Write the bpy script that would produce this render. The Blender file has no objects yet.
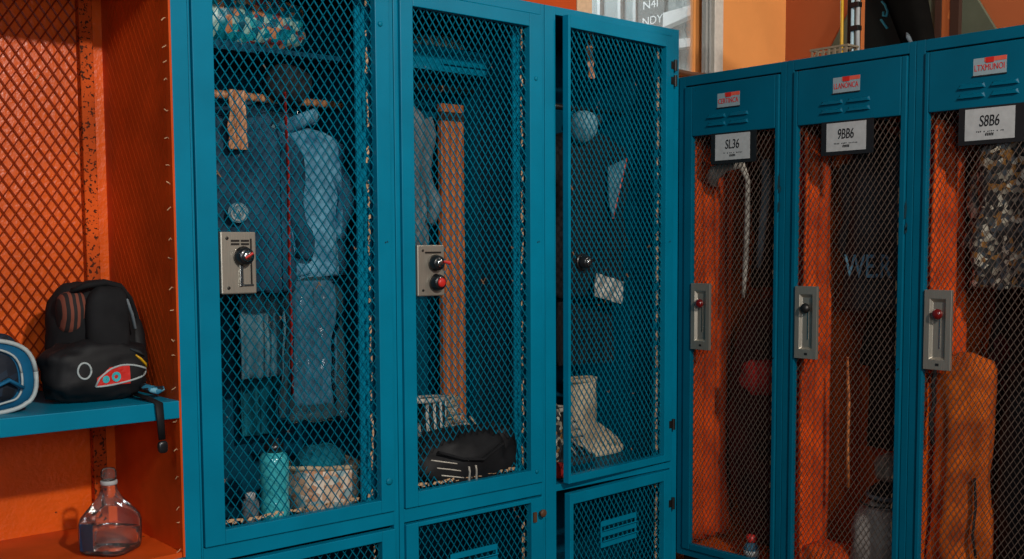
import bpy, math, random
from mathutils import Vector, Matrix, noise
from mathutils.bvhtree import BVHTree
PI = math.pi
random.seed(7)
SC = bpy.context.scene
COL = SC.collection

# ------------------------------------------------------------------ materials
def srgb(r, g, b):
    f = lambda c: (c/255/12.92) if c/255 <= .04045 else ((c/255+.055)/1.055)**2.4
    return (f(r), f(g), f(b), 1)

def new_mat(name):
    m = bpy.data.materials.new(name); m.use_nodes = True
    nt = m.node_tree; p = nt.nodes['Principled BSDF']
    return m, nt, p

def node(nt, kind, **kw):
    n = nt.nodes.new(kind)
    for k, v in kw.items():
        if k in n.inputs: n.inputs[k].default_value = v
        else: setattr(n, k, v)
    return n

def mixrgb(nt, fac, a, b, mode='MIX'):
    n = nt.nodes.new('ShaderNodeMix'); n.data_type = 'RGBA'; n.blend_type = mode
    for sock, v in ((n.inputs[0], fac), (n.inputs[6], a), (n.inputs[7], b)):
        if hasattr(v, 'links') or isinstance(v, bpy.types.NodeSocket): nt.links.new(v, sock)
        else: sock.default_value = v
    return n.outputs[2]

def ramp(nt, src, stops):
    r = nt.nodes.new('ShaderNodeValToRGB'); e = r.color_ramp.elements
    while len(e) < len(stops): e.new(.5)
    for el, (pos, c) in zip(e, stops): el.position = pos; el.color = c
    nt.links.new(src, r.inputs[0]); return r.outputs[0]

def coords(nt, scale=(1, 1, 1)):
    t = nt.nodes.new('ShaderNodeTexCoord'); mp = nt.nodes.new('ShaderNodeMapping')
    mp.inputs['Scale'].default_value = scale
    nt.links.new(t.outputs['Object'], mp.inputs[0]); return mp.outputs[0]

def noise_tex(nt, vec, scale, detail=4, rough=.55):
    n = node(nt, 'ShaderNodeTexNoise', Scale=scale, Detail=detail, Roughness=rough)
    nt.links.new(vec, n.inputs['Vector']); return n.outputs[0]

def bump(nt, p, h, strength, dist):
    b = node(nt, 'ShaderNodeBump', Strength=strength, Distance=dist)
    nt.links.new(h, b.inputs['Height']); nt.links.new(b.outputs[0], p.inputs['Normal'])

W = (1, 1, 1, 1); K = (0, 0, 0, 1)

def paint(name, c, rough=.42, chips=None, chip_at=.73, chip_scale=38, vary=.12, orange_peel=.10, metal=0.0, spec=.15, hammer=0):
    m, nt, p = new_mat(name); v = coords(nt)
    n1 = noise_tex(nt, v, 5, 5)
    dark = tuple(x*(1-vary*2) for x in c[:3])+(1,)
    lite = tuple(min(1, x*(1+vary)) for x in c[:3])+(1,)
    colr = ramp(nt, n1, [(.3, dark), (.7, lite)])
    if chips:
        n2 = noise_tex(nt, v, chip_scale, 3, .6)
        mask = ramp(nt, n2, [(chip_at, K), (chip_at+.02, W)])
        colr = mixrgb(nt, mask, colr, chips)
    nt.links.new(colr, p.inputs['Base Color'])
    p.inputs['Roughness'].default_value = rough; p.inputs['Metallic'].default_value = metal
    p.inputs['Specular IOR Level'].default_value = spec
    bump(nt, p, noise_tex(nt, v, hammer or 260, 2), orange_peel, .004 if hammer else .001)
    return m

def fabric(name, c, c2=None, rough=.9, wscale=900, cscale=9, sheen=.0, bumpy=.35):
    m, nt, p = new_mat(name); v = coords(nt)
    c2 = c2 or tuple(x*.6 for x in c[:3])+(1,)
    nt.links.new(ramp(nt, noise_tex(nt, v, cscale, 6), [(.35, c2), (.68, c)]), p.inputs['Base Color'])
    p.inputs['Roughness'].default_value = rough
    p.inputs['Specular IOR Level'].default_value = .25
    bump(nt, p, noise_tex(nt, v, wscale, 2), bumpy, .0006)
    return m

def patchy(name, cols, scale=40, rough=.7, metal=0):
    """small cells of several colours (prints, sequins, camouflage)"""
    m, nt, p = new_mat(name); v = coords(nt)
    vo = node(nt, 'ShaderNodeTexVoronoi', Scale=scale); nt.links.new(v, vo.inputs['Vector'])
    sep = nt.nodes.new('ShaderNodeSeparateColor'); nt.links.new(vo.outputs['Color'], sep.inputs[0])
    n = len(cols)
    r = nt.nodes.new('ShaderNodeValToRGB'); r.color_ramp.interpolation = 'CONSTANT'
    e = r.color_ramp.elements
    while len(e) < n: e.new(.5)
    for i, c in enumerate(cols): e[i].position = i/n; e[i].color = c
    nt.links.new(sep.outputs[0], r.inputs[0]); nt.links.new(r.outputs[0], p.inputs['Base Color'])
    p.inputs['Roughness'].default_value = rough; p.inputs['Metallic'].default_value = metal
    bump(nt, p, vo.outputs['Distance'], .3, .003)
    return m

def stripes(name, c1, c2, scale=18, axis='Z', width=.5, rough=.85, distort=.6):
    m, nt, p = new_mat(name); v = coords(nt)
    wv = node(nt, 'ShaderNodeTexWave', Scale=scale, Distortion=distort)
    wv.bands_direction = axis
    nt.links.new(v, wv.inputs['Vector'])
    nt.links.new(ramp(nt, wv.outputs['Fac'], [(width-.04, c1), (width+.04, c2)]), p.inputs['Base Color'])
    p.inputs['Roughness'].default_value = rough
    bump(nt, p, noise_tex(nt, v, 500, 2), .3, .001)
    return m

def metal(name, c, rough=.35, brushed=True, spec=1.0):
    m, nt, p = new_mat(name); v = coords(nt, (1, 1, .04) if brushed else (1, 1, 1))
    n1 = noise_tex(nt, v, 420 if brushed else 30, 4)
    nt.links.new(ramp(nt, n1, [(.3, tuple(x*.82 for x in c[:3])+(1,)), (.7, c)]), p.inputs['Base Color'])
    p.inputs['Metallic'].default_value = spec; p.inputs['Roughness'].default_value = rough
    return m

def plain(name, c, rough=.5, metal=0, coat=0):
    m, nt, p = new_mat(name)
    v = coords(nt)
    nt.links.new(ramp(nt, noise_tex(nt, v, 60, 3), [(.3, tuple(x*.85 for x in c[:3])+(1,)), (.7, c)]), p.inputs['Base Color'])
    p.inputs['Roughness'].default_value = rough; p.inputs['Metallic'].default_value = metal
    p.inputs['Coat Weight'].default_value = coat
    return m

def clear_film(name, tint, gloss=.05, body=.12, body_col=(.8, .85, .85, 1)):
    """thin transparent shell: see-through, a little milky, fresnel gloss"""
    m = bpy.data.materials.new(name); m.use_nodes = True; nt = m.node_tree; nt.nodes.clear()
    out = nt.nodes.new('ShaderNodeOutputMaterial')
    tr = node(nt, 'ShaderNodeBsdfTransparent', Color=tint)
    df = node(nt, 'ShaderNodeBsdfDiffuse', Color=body_col)
    gl = node(nt, 'ShaderNodeBsdfGlossy', Color=W, Roughness=gloss)
    lw = node(nt, 'ShaderNodeLayerWeight', Blend=.22)
    nz = noise_tex(nt, coords(nt), 30, 3)
    bp = node(nt, 'ShaderNodeBump', Strength=.35, Distance=.004); nt.links.new(nz, bp.inputs['Height'])
    nt.links.new(bp.outputs[0], gl.inputs['Normal'])
    m1 = nt.nodes.new('ShaderNodeMixShader'); m1.inputs[0].default_value = body
    nt.links.new(tr.outputs[0], m1.inputs[1]); nt.links.new(df.outputs[0], m1.inputs[2])
    m2 = nt.nodes.new('ShaderNodeMixShader'); nt.links.new(lw.outputs['Fresnel'], m2.inputs[0])
    nt.links.new(m1.outputs[0], m2.inputs[1]); nt.links.new(gl.outputs[0], m2.inputs[2])
    nt.links.new(m2.outputs[0], out.inputs[0])
    return m

TEAL = srgb(0, 126, 158)
M = {}
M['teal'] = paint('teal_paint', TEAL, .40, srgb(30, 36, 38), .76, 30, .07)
M['teal_shaded'] = paint('shaded_teal_paint', srgb(0, 94, 120), .40, srgb(30, 36, 38), .76, 30, .07)  # teal darkened to stand in for weaker light on the narrow lockers
M['teal_in_shade'] = paint('teal_inner_shade', srgb(0, 74, 98), .55, srgb(30, 36, 38), .74, 30, .12)  # same blue, darkened for the shade inside the tall lockers
M['wire_teal'] = paint('teal_wire_paint', srgb(4, 124, 152), .42, srgb(150, 120, 92), .70, 24, .12)
M['tan'] = paint('worn_primer', srgb(212, 170, 130), .7, srgb(40, 60, 66), .62, 60, .2)
M['orange'] = paint('orange_paint', srgb(230, 94, 16), .32, srgb(74, 34, 18), .77, 26, .10, .45, spec=.6, hammer=70)
M['orange_side'] = paint('orange_side_paint', srgb(214, 82, 24), .5, srgb(52, 26, 16), .74, 22, .16, .2)
M['rust'] = paint('rusty_orange', srgb(206, 82, 24), .7, srgb(70, 32, 16), .56, 95, .3, .6)
M['wire_orange'] = paint('orange_wire', srgb(150, 52, 20), .4, srgb(205, 150, 110), .70, 20, .15)
M['wire_brown'] = metal('bare_wire', srgb(104, 88, 78), .5, False, .15)
M['steel'] = metal('brushed_steel', srgb(186, 178, 164), .40, True, .7)
M['steel_dark'] = metal('dark_steel', srgb(70, 68, 66), .4, False, .8)
M['chrome'] = metal('chrome', srgb(215, 212, 205), .18, False, 1)
M['knob_black'] = plain('black_knob', srgb(26, 27, 29), .3, 0, .5)
M['knob_red'] = plain('red_knob', srgb(112, 16, 14), .2, 0, .8)
M['red'] = plain('red_plastic', srgb(214, 44, 36), .4)
M['coral'] = plain('coral_print', srgb(232, 96, 76), .5)
M['white'] = plain('white_card', srgb(188, 189, 188), .6)
M['sticker'] = plain('grey_sticker', srgb(150, 168, 174), .5)
M['ink'] = plain('black_ink', srgb(24, 24, 26), .6)
M['holder'] = plain('black_holder', srgb(28, 30, 32), .45)
M['black_fab'] = fabric('black_fabric', srgb(34, 34, 36), srgb(22, 22, 24))
M['black_nylon'] = fabric('black_nylon', srgb(30, 30, 32), srgb(20, 20, 22), .6, 700, 12, 0, .5)
M['charcoal'] = fabric('charcoal_fabric', srgb(52, 58, 62), srgb(30, 34, 38))
M['navy'] = fabric('navy_fabric', srgb(52, 92, 116), srgb(28, 58, 78))
M['bag_black'] = fabric('dull_black_canvas', srgb(22, 20, 18), srgb(16, 15, 14), .95)
M['bag_black'].node_tree.nodes['Principled BSDF'].inputs['Specular IOR Level'].default_value = 0
M['denim'] = fabric('denim', srgb(120, 176, 200), srgb(58, 108, 138), .9, 600, 16)
M['denim_dark'] = fabric('dark_denim', srgb(76, 124, 148), srgb(40, 80, 104), .9, 600, 16)
M['grey_blue'] = fabric('grey_blue_cloth', srgb(120, 158, 170), srgb(70, 108, 124))
M['grey_cloth'] = fabric('grey_cloth', srgb(132, 140, 144), srgb(84, 92, 98))
M['white_cloth'] = fabric('white_cloth', srgb(214, 206, 192), srgb(150, 142, 132))
M['cream'] = fabric('cream_suede', srgb(228, 206, 172), srgb(176, 150, 118))
M['orange_cloth'] = fabric('orange_cloth', srgb(242, 88, 8), srgb(176, 54, 8), .85, 500, 9)
M['burnt_cloth'] = fabric('burnt_orange_canvas', srgb(226, 104, 20), srgb(158, 62, 14), .85, 400, 14)
M['red_cloth'] = fabric('dark_red_cloth', srgb(186, 38, 34), srgb(90, 20, 18))
M['maroon'] = fabric('maroon_cloth', srgb(84, 30, 28), srgb(40, 18, 18))
M['wood'] = stripes('orange_wood', srgb(214, 126, 66), srgb(176, 92, 42), 12, 'X', .5, .6, 4)
M['hanger_wood'] = stripes('hanger_wood', srgb(206, 150, 106), srgb(176, 116, 76), 20, 'X', .5, .5, 3)
M['blue_duffel'] = fabric('blue_nylon', srgb(22, 104, 146), srgb(10, 70, 104), .55, 700, 8)
M['navy_net'] = patchy('navy_net', [srgb(16, 26, 40), srgb(22, 40, 58), srgb(14, 20, 30)], 46)
M['piping'] = plain('white_piping', srgb(176, 186, 186), .5)
M['sequin'] = patchy('teal_sequins', [srgb(10, 120, 138), srgb(30, 158, 168), srgb(150, 190, 180), srgb(8, 84, 104), srgb(196, 132, 92), srgb(14, 134, 150), srgb(140, 60, 62)], 55, .35)
M['floral'] = patchy('brown_floral', [srgb(40, 32, 28), srgb(150, 84, 34), srgb(60, 60, 58), srgb(190, 110, 44), srgb(34, 30, 28)], 36)
M['camo'] = patchy('grey_camouflage', [srgb(70, 72, 70), srgb(150, 142, 126), srgb(206, 198, 178), srgb(40, 40, 40), srgb(150, 104, 50), srgb(70, 78, 84), srgb(44, 44, 42), srgb(36, 36, 36)], 78)
M['plaid'] = patchy('red_black_check', [srgb(34, 22, 24), srgb(92, 24, 30), srgb(26, 22, 24), srgb(30, 26, 28)], 16)
M['woven'] = patchy('cream_weave', [srgb(224, 196, 168), srgb(206, 164, 134), srgb(150, 176, 180), srgb(232, 214, 196), srgb(196, 140, 104)], 60)
M['teal_cloth'] = fabric('teal_towel', srgb(20, 120, 138), srgb(8, 74, 90))
M['tealglass'] = plain('teal_bottle_plastic', srgb(70, 190, 200), .15, 0, .6)
M['knit'] = stripes('brown_striped_knit', srgb(30, 24, 24), srgb(120, 62, 46), 22, 'X', .55)
M['stripe_bw'] = stripes('black_white_stripes', srgb(24, 24, 26), srgb(206, 200, 188), 16, 'X', .68)
M['blue_tail'] = patchy('blue_pattern_cord', [srgb(20, 26, 34), srgb(40, 120, 150), srgb(24, 40, 56), srgb(120, 180, 200)], 90)
M['smear'] = plain('dark_smear', srgb(14, 58, 70), .7)
M['crate'] = plain('crate_tan', srgb(150, 132, 108), .6)
M['yellow'] = plain('yellow_plastic', srgb(232, 176, 24), .45)
M['cyan_paint'] = plain('cyan_marker', srgb(110, 222, 238), .5)
M['paleblue'] = plain('pale_blue_metal', srgb(206, 236, 246), .4)
M['olive'] = fabric('olive_board', srgb(96, 100, 82), srgb(80, 84, 68), .8, 300, 4, 0, .1)
M['clear'] = clear_film('clear_plastic', (.97, .96, .95, 1), .05, .03)
M['film'] = clear_film('plastic_garment_film', (.86, .94, .97, 1), .10, .07, (.4, .7, .8, 1))
M['glass'] = clear_film('window_glass', (.92, .94, .94, 1), .02, .10, (.8, .85, .85, 1))
M['blue_label'] = plain('blue_label', srgb(24, 60, 96), .4)
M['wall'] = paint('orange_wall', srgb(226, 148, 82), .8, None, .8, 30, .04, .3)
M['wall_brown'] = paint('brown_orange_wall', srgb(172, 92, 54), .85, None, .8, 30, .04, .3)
M['wall_red'] = paint('rust_orange_wall', srgb(196, 78, 32), .85, None, .8, 30, .05, .3)
M['concrete'] = paint('concrete_floor', srgb(70, 48, 40), .6, None, .8, 30, .2, .3)
M['frame_grey'] = plain('window_grey', srgb(150, 150, 146), .5)
M['frame_white'] = plain('window_white', srgb(206, 198, 186), .5)
M['frame_cream'] = plain('window_cream', srgb(226, 190, 152), .6)
M['brown'] = plain('brown_wood', srgb(96, 64, 42), .6)
M['dark_brown'] = plain('dark_brown_wood', srgb(58, 32, 20), .6)
M['facade'] = plain('facade_grey', srgb(124, 136, 136), .8)
M['facade_pale'] = plain('facade_pale', srgb(176, 184, 184), .8)
M['facade_dark'] = plain('facade_dark', srgb(92, 96, 94), .8)
M['facade_white'] = plain('facade_white', srgb(225, 230, 230), .8)

# ------------------------------------------------------------------ mesh builder
class MB:
    def __init__(s): s.v = []; s.f = []
    def add(s, vs, fs):
        n = len(s.v); s.v += [tuple(v) for v in vs]; s.f += [tuple(i+n for i in f) for f in fs]; return s
    def box(s, x0, x1, y0, y1, z0, z1):
        if x0 > x1: x0, x1 = x1, x0
        if y0 > y1: y0, y1 = y1, y0
        if z0 > z1: z0, z1 = z1, z0
        return s.add([(x0,y0,z0),(x1,y0,z0),(x1,y1,z0),(x0,y1,z0),(x0,y0,z1),(x1,y0,z1),(x1,y1,z1),(x0,y1,z1)],
                     [(0,3,2,1),(4,5,6,7),(0,1,5,4),(1,2,6,5),(2,3,7,6),(3,0,4,7)])
    def obox(s, c, ax, ay, az):
        """oriented box: centre and three half-axis vectors"""
        c, ax, ay, az = map(Vector, (c, ax, ay, az)); vs = []
        for k in (-1, 1):
            for (i, j) in ((-1,-1),(1,-1),(1,1),(-1,1)): vs.append(c+ax*i+ay*j+az*k)
        return s.add(vs, [(0,3,2,1),(4,5,6,7),(0,1,5,4),(1,2,6,5),(2,3,7,6),(3,0,4,7)])
    def loft(s, rings, caps=True, closed=True):
        n = len(rings[0]); base = len(s.v)
        for r in rings: s.v += [tuple(p) for p in r]
        for i in range(len(rings)-1):
            for j in range(n if closed else n-1):
                a = base+i*n+j; b = base+i*n+(j+1) % n
                s.f.append((a, b, b+n, a+n))
        if caps and closed:
            for k in (0, len(rings)-1):
                c = Vector((0, 0, 0))
                for p in rings[k]: c += Vector(p)
                c /= n; s.v.append(tuple(c)); ci = len(s.v)-1
                for j in range(n):
                    a = base+k*n+j; b = base+k*n+(j+1) % n
                    s.f.append((b, a, ci) if k == 0 else (a, b, ci))
        return s
    def tube(s, pts, r, seg=10, flat=1.0, wr=0.0, seed=0, caps=True):
        pts = [Vector(p) for p in pts]; n = len(pts)
        rr = r if isinstance(r, (list, tuple)) else [r]*n
        t0 = (pts[1]-pts[0]).normalized()
        ref = Vector((0, 0, 1)) if abs(t0.z) < .9 else Vector((1, 0, 0))
        u = t0.cross(ref).normalized(); rings = []
        for i, p in enumerate(pts):
            t = (pts[min(i+1, n-1)]-pts[max(i-1, 0)]).normalized()
            u = (u-t*u.dot(t)).normalized(); w = t.cross(u)
            ring = []
            for k in range(seg):
                a = 2*PI*k/seg
                f = 1.0
                if wr: f += wr*noise.noise(Vector((math.cos(a)*1.6+seed, math.sin(a)*1.6, i*.55)))
                ring.append(p+u*math.cos(a)*rr[i]*f+w*math.sin(a)*rr[i]*f*flat)
            rings.append(ring)
        return s.loft(rings, caps)
    def lathe(s, prof, c=(0,0,0), seg=24, axis='Z'):
        rings = []
        for r, h in prof:
            ring = []
            for k in range(seg):
                a = 2*PI*k/seg; x, y = r*math.cos(a), r*math.sin(a)
                q = {'Z': (x, y, h), 'Y': (x, h, y), 'X': (h, x, y)}[axis]
                ring.append((c[0]+q[0], c[1]+q[1], c[2]+q[2]))
            rings.append(ring)
        return s.loft(rings)
    def blob(s, c, r, e=2.6, amp=.06, fr=5, seed=0, flat=None, nu=40, nv=24):
        """soft bag: super-ellipsoid with noise; flat = z of a flat bottom"""
        rings = []
        sp = lambda v, p: math.copysign(abs(v)**p, v)
        for i in range(nv+1):
            ph = -PI/2+PI*i/nv; ring = []
            for j in range(nu):
                th = 2*PI*j/nu
                d = Vector((sp(math.cos(ph), 2/e)*sp(math.cos(th), 2/e), sp(math.cos(ph), 2/e)*sp(math.sin(th), 2/e), sp(math.sin(ph), 2/e)))
                q = Vector((d.x*r[0], d.y*r[1], d.z*r[2]))
                nn = noise.noise(q*fr*4+Vector((seed*7.1, seed*3.3, 1)))+.5*noise.noise(q*fr*9+Vector((seed, 2, seed)))
                q = q*(1+amp*nn)
                z = c[2]+q.z
                if flat is not None and z < flat: z = flat
                ring.append((c[0]+q.x, c[1]+q.y, z))
            rings.append(ring)
        return s.loft(rings)
    def grid(s, fn, nu, nv):
        vs = [fn(i/nu, j/nv) for j in range(nv+1) for i in range(nu+1)]
        fs = [(j*(nu+1)+i, j*(nu+1)+i+1, (j+1)*(nu+1)+i+1, (j+1)*(nu+1)+i) for j in range(nv) for i in range(nu)]
        return s.add(vs, fs)
    def build(s, name, mat, parent=None, off=(0,0,0), smooth=False, bevel=0, solid=0, sub=0, loc=None):
        me = bpy.data.meshes.new(name)
        o3 = off
        me.from_pydata([(x-o3[0], y-o3[1], z-o3[2]) for x, y, z in s.v], [], s.f)
        me.materials.append(mat); me.validate(); me.update()
        if smooth:
            me.polygons.foreach_set('use_smooth', [True]*len(me.polygons))
        o = bpy.data.objects.new(name, me); COL.objects.link(o)
        if parent is not None: o.parent = parent
        if loc is not None: o.location = loc
        if solid:
            m = o.modifiers.new('solid', 'SOLIDIFY'); m.thickness = solid; m.offset = 0
        if bevel:
            m = o.modifiers.new('bevel', 'BEVEL'); m.width = bevel; m.segments = 2; m.limit_method = 'ANGLE'; m.angle_limit = .6
        if sub:
            m = o.modifiers.new('sub', 'SUBSURF'); m.levels = sub; m.render_levels = sub
        return o

def front_of(mb):
    """front surface of a soft body: y for given x, z"""
    t = BVHTree.FromPolygons([Vector(v) for v in mb.v], mb.f)
    def f(x, z, out=.0, dflt=None):
        h = t.ray_cast(Vector((x, -3, z)), Vector((0, 1, 0)))
        return (h[0].y if h[0] is not None else dflt)-out
    return f

def tag(o, label=None, cat=None, group=None, kind=None):
    if label: o['label'] = label
    if cat: o['category'] = cat
    if group: o['group'] = group
    if kind: o['kind'] = kind
    return o

def thing(name, label, cat, loc, rotz=0, group=None):
    o = bpy.data.objects.new(name, None); COL.objects.link(o)
    o.empty_display_size = .05
    o.location = loc; o.rotation_euler = (0, 0, rotz)
    return tag(o, label, cat, group)

def copy_tree(o, parent=None):
    c = o.copy(); COL.objects.link(c)
    if parent is not None: c.parent = parent
    for ch in list(o.children): copy_tree(ch, c)
    return c

def text_mesh(txt, name, mat, parent, fit, mp, bold=.0, shear=0, depth=.0006):
    """letters fitted in the box fit=(u0,v0,u1,v1) and carried to 3D by mp(u, v, out)"""
    cu = bpy.data.curves.new('lettering', 'FONT'); cu.body = txt; cu.offset = bold; cu.shear = shear; cu.extrude = .02
    ob = bpy.data.objects.new('lettering', cu); COL.objects.link(ob)
    dg = bpy.context.evaluated_depsgraph_get(); dg.update()
    me = bpy.data.meshes.new_from_object(ob.evaluated_get(dg))
    bpy.data.objects.remove(ob); bpy.data.curves.remove(cu)
    xs = [v.co.x for v in me.vertices]; ys = [v.co.y for v in me.vertices]
    x0, x1, y0, y1 = min(xs), max(xs), min(ys), max(ys)
    for v in me.vertices:
        u = fit[0]+(v.co.x-x0)/(x1-x0)*(fit[2]-fit[0]); w = fit[1]+(v.co.y-y0)/(y1-y0)*(fit[3]-fit[1])
        v.co = mp(u, w, depth if v.co.z > 0 else 0)
    me.materials.clear(); me.materials.append(mat); me.name = name
    o = bpy.data.objects.new(name, me); COL.objects.link(o); o.parent = parent
    return o

def wire_mesh(u0, u1, v0, v1, pu, pv, t, d, mp, hole=None):
    """diamond mesh: every strand is a bar t wide and d deep between lattice nodes"""
    nu = max(2, round((u1-u0)/(pu/2))); nv = max(2, round((v1-v0)/(pv/2)))
    du, dv = (u1-u0)/nu, (v1-v0)/nv
    b = MB(); L = math.hypot(du, dv)
    vs, fs = b.v, b.f
    for j in range(nv):
        for i in range(nu):
            if (i+j) % 2 == 0: p, q = (u0+i*du, v0+j*dv), (u0+(i+1)*du, v0+(j+1)*dv); off = .0004
            else: p, q = (u0+(i+1)*du, v0+j*dv), (u0+i*du, v0+(j+1)*dv); off = -.0004
            if hole and hole((p[0]+q[0])/2, (p[1]+q[1])/2): continue
            ex, ey = (q[0]-p[0])/L, (q[1]-p[1])/L
            nx, ny = -ey*t/2, ex*t/2
            e = t*.35
            k = len(vs)
            for (c, sg) in ((p, -1), (q, 1)):
                cx, cy = c[0]+ex*e*sg, c[1]+ey*e*sg
                tw = .35*d*(1 if (i+j) % 2 == 0 else -1)      # the slight twist of expanded metal
                vs.append(mp(cx+nx, cy+ny, off+d/2+tw)); vs.append(mp(cx-nx, cy-ny, off+d/2-tw))
                vs.append(mp(cx-nx, cy-ny, off-d/2-tw)); vs.append(mp(cx+nx, cy+ny, off-d/2+tw))
            fs += [(k,k+1,k+5,k+4),(k+1,k+2,k+6,k+5),(k+2,k+3,k+7,k+6),(k+3,k,k+4,k+7),(k,k+3,k+2,k+1),(k+4,k+5,k+6,k+7)]
    return b

# ------------------------------------------------------------------ soft things
def garment_mb(w, d, L, seed, folds=6, flare=1.05, amp=.16, drop=.10, nz=34, nt=64):
    """a hanging top: neck at the origin, hanging down -z, shoulders along x"""
    rings = []
    for i in range(nz+1):
        t = i/nz
        z = -t*L
        sh = min(1, (t/drop))**.55 if t < drop else 1
        hw = (.10+.40*sh)*w*(1+(flare-1)*max(0, t-drop))
        hw *= 1-.10*math.exp(-((t-.45)/.2)**2)
        hd = (.10+.40*min(1, t/(drop*1.6))**.6)*d
        ring = []
        for k in range(nt):
            th = 2*PI*k/nt
            f = 1+amp*(t**.6)*(math.sin(folds*th+seed+1.3*math.sin(3.1*t+seed))*.6+noise.noise(Vector((math.cos(th)*2+seed, math.sin(th)*2, t*5)))*1.1)
            x = hw*math.copysign(abs(math.cos(th))**.8, math.cos(th))*(1+(f-1)*.5)
            y = hd*math.copysign(abs(math.sin(th))**.8, math.sin(th))*f
            zz = z-(.012*noise.noise(Vector((math.cos(th)*3, math.sin(th)*3, seed))) if i == nz else 0)
            ring.append((x, y, zz))
        rings.append(ring)
    b = MB(); b.loft(rings); return b

def sleeve_mb(w, d, L, side, seed, rad=.055, reach=.62, fwd=.02, spread=.05):
    pts, rr = [], []
    for i in range(15):
        t = i/14
        pts.append((side*(.44*w+spread*math.sin(t*PI*.6)+.012*math.sin(t*9+seed)), fwd*math.sin(t*3+seed)-.01, -.075*L-.02-t*reach*L))
        rr.append(rad*(1.05-.35*t)*(1+.07*math.sin(t*17+seed)))
    return MB().tube(pts, rr, 14, .8, .25, seed)

def hanging_top(name, label, cat, loc, rz, w, d, L, mat, seed, sleeves=True, collar=None, mat2=None, folds=6, amp=.16, sl_mat=None, rad=.055, group=None, flare=1.05, spread=.05):
    r = thing(name, label, cat, loc, rz, group)
    garment_mb(w, d, L, seed, folds, flare, amp).build('garment_body', mat, r, smooth=True)
    if sleeves:
        for s in (-1, 1): sleeve_mb(w, d, L, s, seed+s, rad, spread=spread).build('sleeve', sl_mat or mat, r, smooth=True)
    if collar:
        pts = [(math.cos(a)*.075*w/.4, math.sin(a)*.045-.01, .012+.018*math.cos(a)) for a in [2*PI*i/18 for i in range(19)]]
        MB().tube(pts, .014, 8, 1.6).build('collar', collar, r, smooth=True)
    return r

def cloth_panel(w, L, depth, seed, folds=4, amp=.018, nu=40, nv=40, taper=0.0, thick=.006):
    """a hanging sheet of cloth (towel, trousers leg, scarf): closed thin solid with folds"""
    rings = []
    for j in range(nv+1):
        t = j/nv; ring = []
        ww = w*(1-taper*t)
        top = []; bot = []
        for i in range(nu+1):
            s = i/nu
            y = amp*(.35+.65*t)*(math.sin(s*folds*2*PI+seed+.9*math.sin(t*4+seed))+.8*noise.noise(Vector((s*3, t*3, seed))))+depth*(s-.5)
            x = (s-.5)*ww+.010*noise.noise(Vector((t*4, seed, s)))
            top.append((x, y-thick/2, -t*L)); bot.append((x, y+thick/2, -t*L))
        rings.append(top+bot[::-1])
    b = MB(); b.loft(rings); return b

def boot(name, label, cat, loc, rz, mat, sole_mat, trim_mat, L=.27, H=.20, tilt=0, group=None, stripes_n=3, lace_mat=None):
    r = thing(name, label, cat, loc, rz, group)
    r.rotation_euler = (0, tilt, rz)
    def outline(z):
        t = z/H; n = 40; ring = []
        toe = L*.62*(1 if t < .12 else max(.16, 1-((t-.12)/.38)**1.35*.86) if t < .5 else .16+.03*(t-.5))
        heel = L*.38*(.86+.06*math.sin(t*5))
        wd = .046*(1-.16*t)*(1 if t < .5 else .96)
        for k in range(n):
            a = 2*PI*k/n; c, s = math.cos(a), math.sin(a)
            x = c*toe if c > 0 else c*heel
            y = math.copysign(abs(s)**.85, s)*wd*(1+.12*c*(1 if t < .3 else 0))
            x += .004*noise.noise(Vector((c*3, s*3, z*20))); ring.append((x, y, z))
        return ring
    MB().loft([outline(z*H/22+.02) for z in range(23)]).build('upper', mat, r, smooth=True)
    so = []
    for z, k in ((0, .99), (.004, 1.05), (.02, 1.07), (.026, 1.03)):
        so.append([(x*k, y*k*1.03, z) for x, y, _ in outline(.02)])
    MB().loft(so).build('sole', sole_mat, r, smooth=True, bevel=.002)
    if trim_mat:
        for i in range(stripes_n):
            for sgn in (-1, 1):
                x0 = .01+i*.028
                b = MB(); b.tube([(x0+.03, sgn*.049, .035), (x0+.012, sgn*.046, .06), (x0-.012, sgn*.040, .09)], .006, 6, .5)
                b.build('stripe', trim_mat, r, smooth=True)
    if lace_mat:
        for i in range(4):
            z = .075+i*.026; x = .085-i*.016
            MB().tube([(x-.02, -.036, z), (x+.012, -.012, z+.012), (x+.012, .012, z+.012), (x-.02, .036, z)], .004, 6).build('lace', lace_mat, r, smooth=True)
    MB().tube([(-.03+.062*math.cos(a), .036*math.sin(a), H+.018) for a in [2*PI*i/20 for i in range(21)]], .008, 8).build('collar', trim_mat or mat, r, smooth=True)
    return r

def hanger(label, loc, rz, w=.36, group=None):
    r = thing('clothes_hanger', label, 'hanger', loc, rz, group)
    b = MB(); b.tube([(-w/2, 0, -.125), (-w/4, 0, -.085), (0, 0, -.06), (w/4, 0, -.085), (w/2, 0, -.125)], [.008, .012, .014, .012, .008], 10, .6)
    b.build('shoulder_bar', M['hanger_wood'], r, smooth=True)
    hx_, hy_ = math.sin(rz), math.cos(rz)          # the hook's plane stays square to the rod
    pts = [(0, 0, -.055), (0, 0, -.02)]+[(q*hx_, q*hy_, z_) for q, z_ in [(.016*math.cos(a), .004+.016*math.sin(a)) for a in [-PI/2+PI*1.35*i/10 for i in range(11)]]]
    MB().tube(pts, .0025, 6).build('hook', M['chrome'], r, smooth=True)
    return r

# ------------------------------------------------------------------ the setting
def struct(name, b, mat, **k):
    o = b.build(name, mat, **k); o['kind'] = 'structure'; return o

WY, WX = .62, 1.47          # planes of the back wall and of the right wall
b = MB(); b.box(-4.2, WX+.15, -4.2, WY+.15, -.08, 0); struct('floor', b, M['concrete'])
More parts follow.
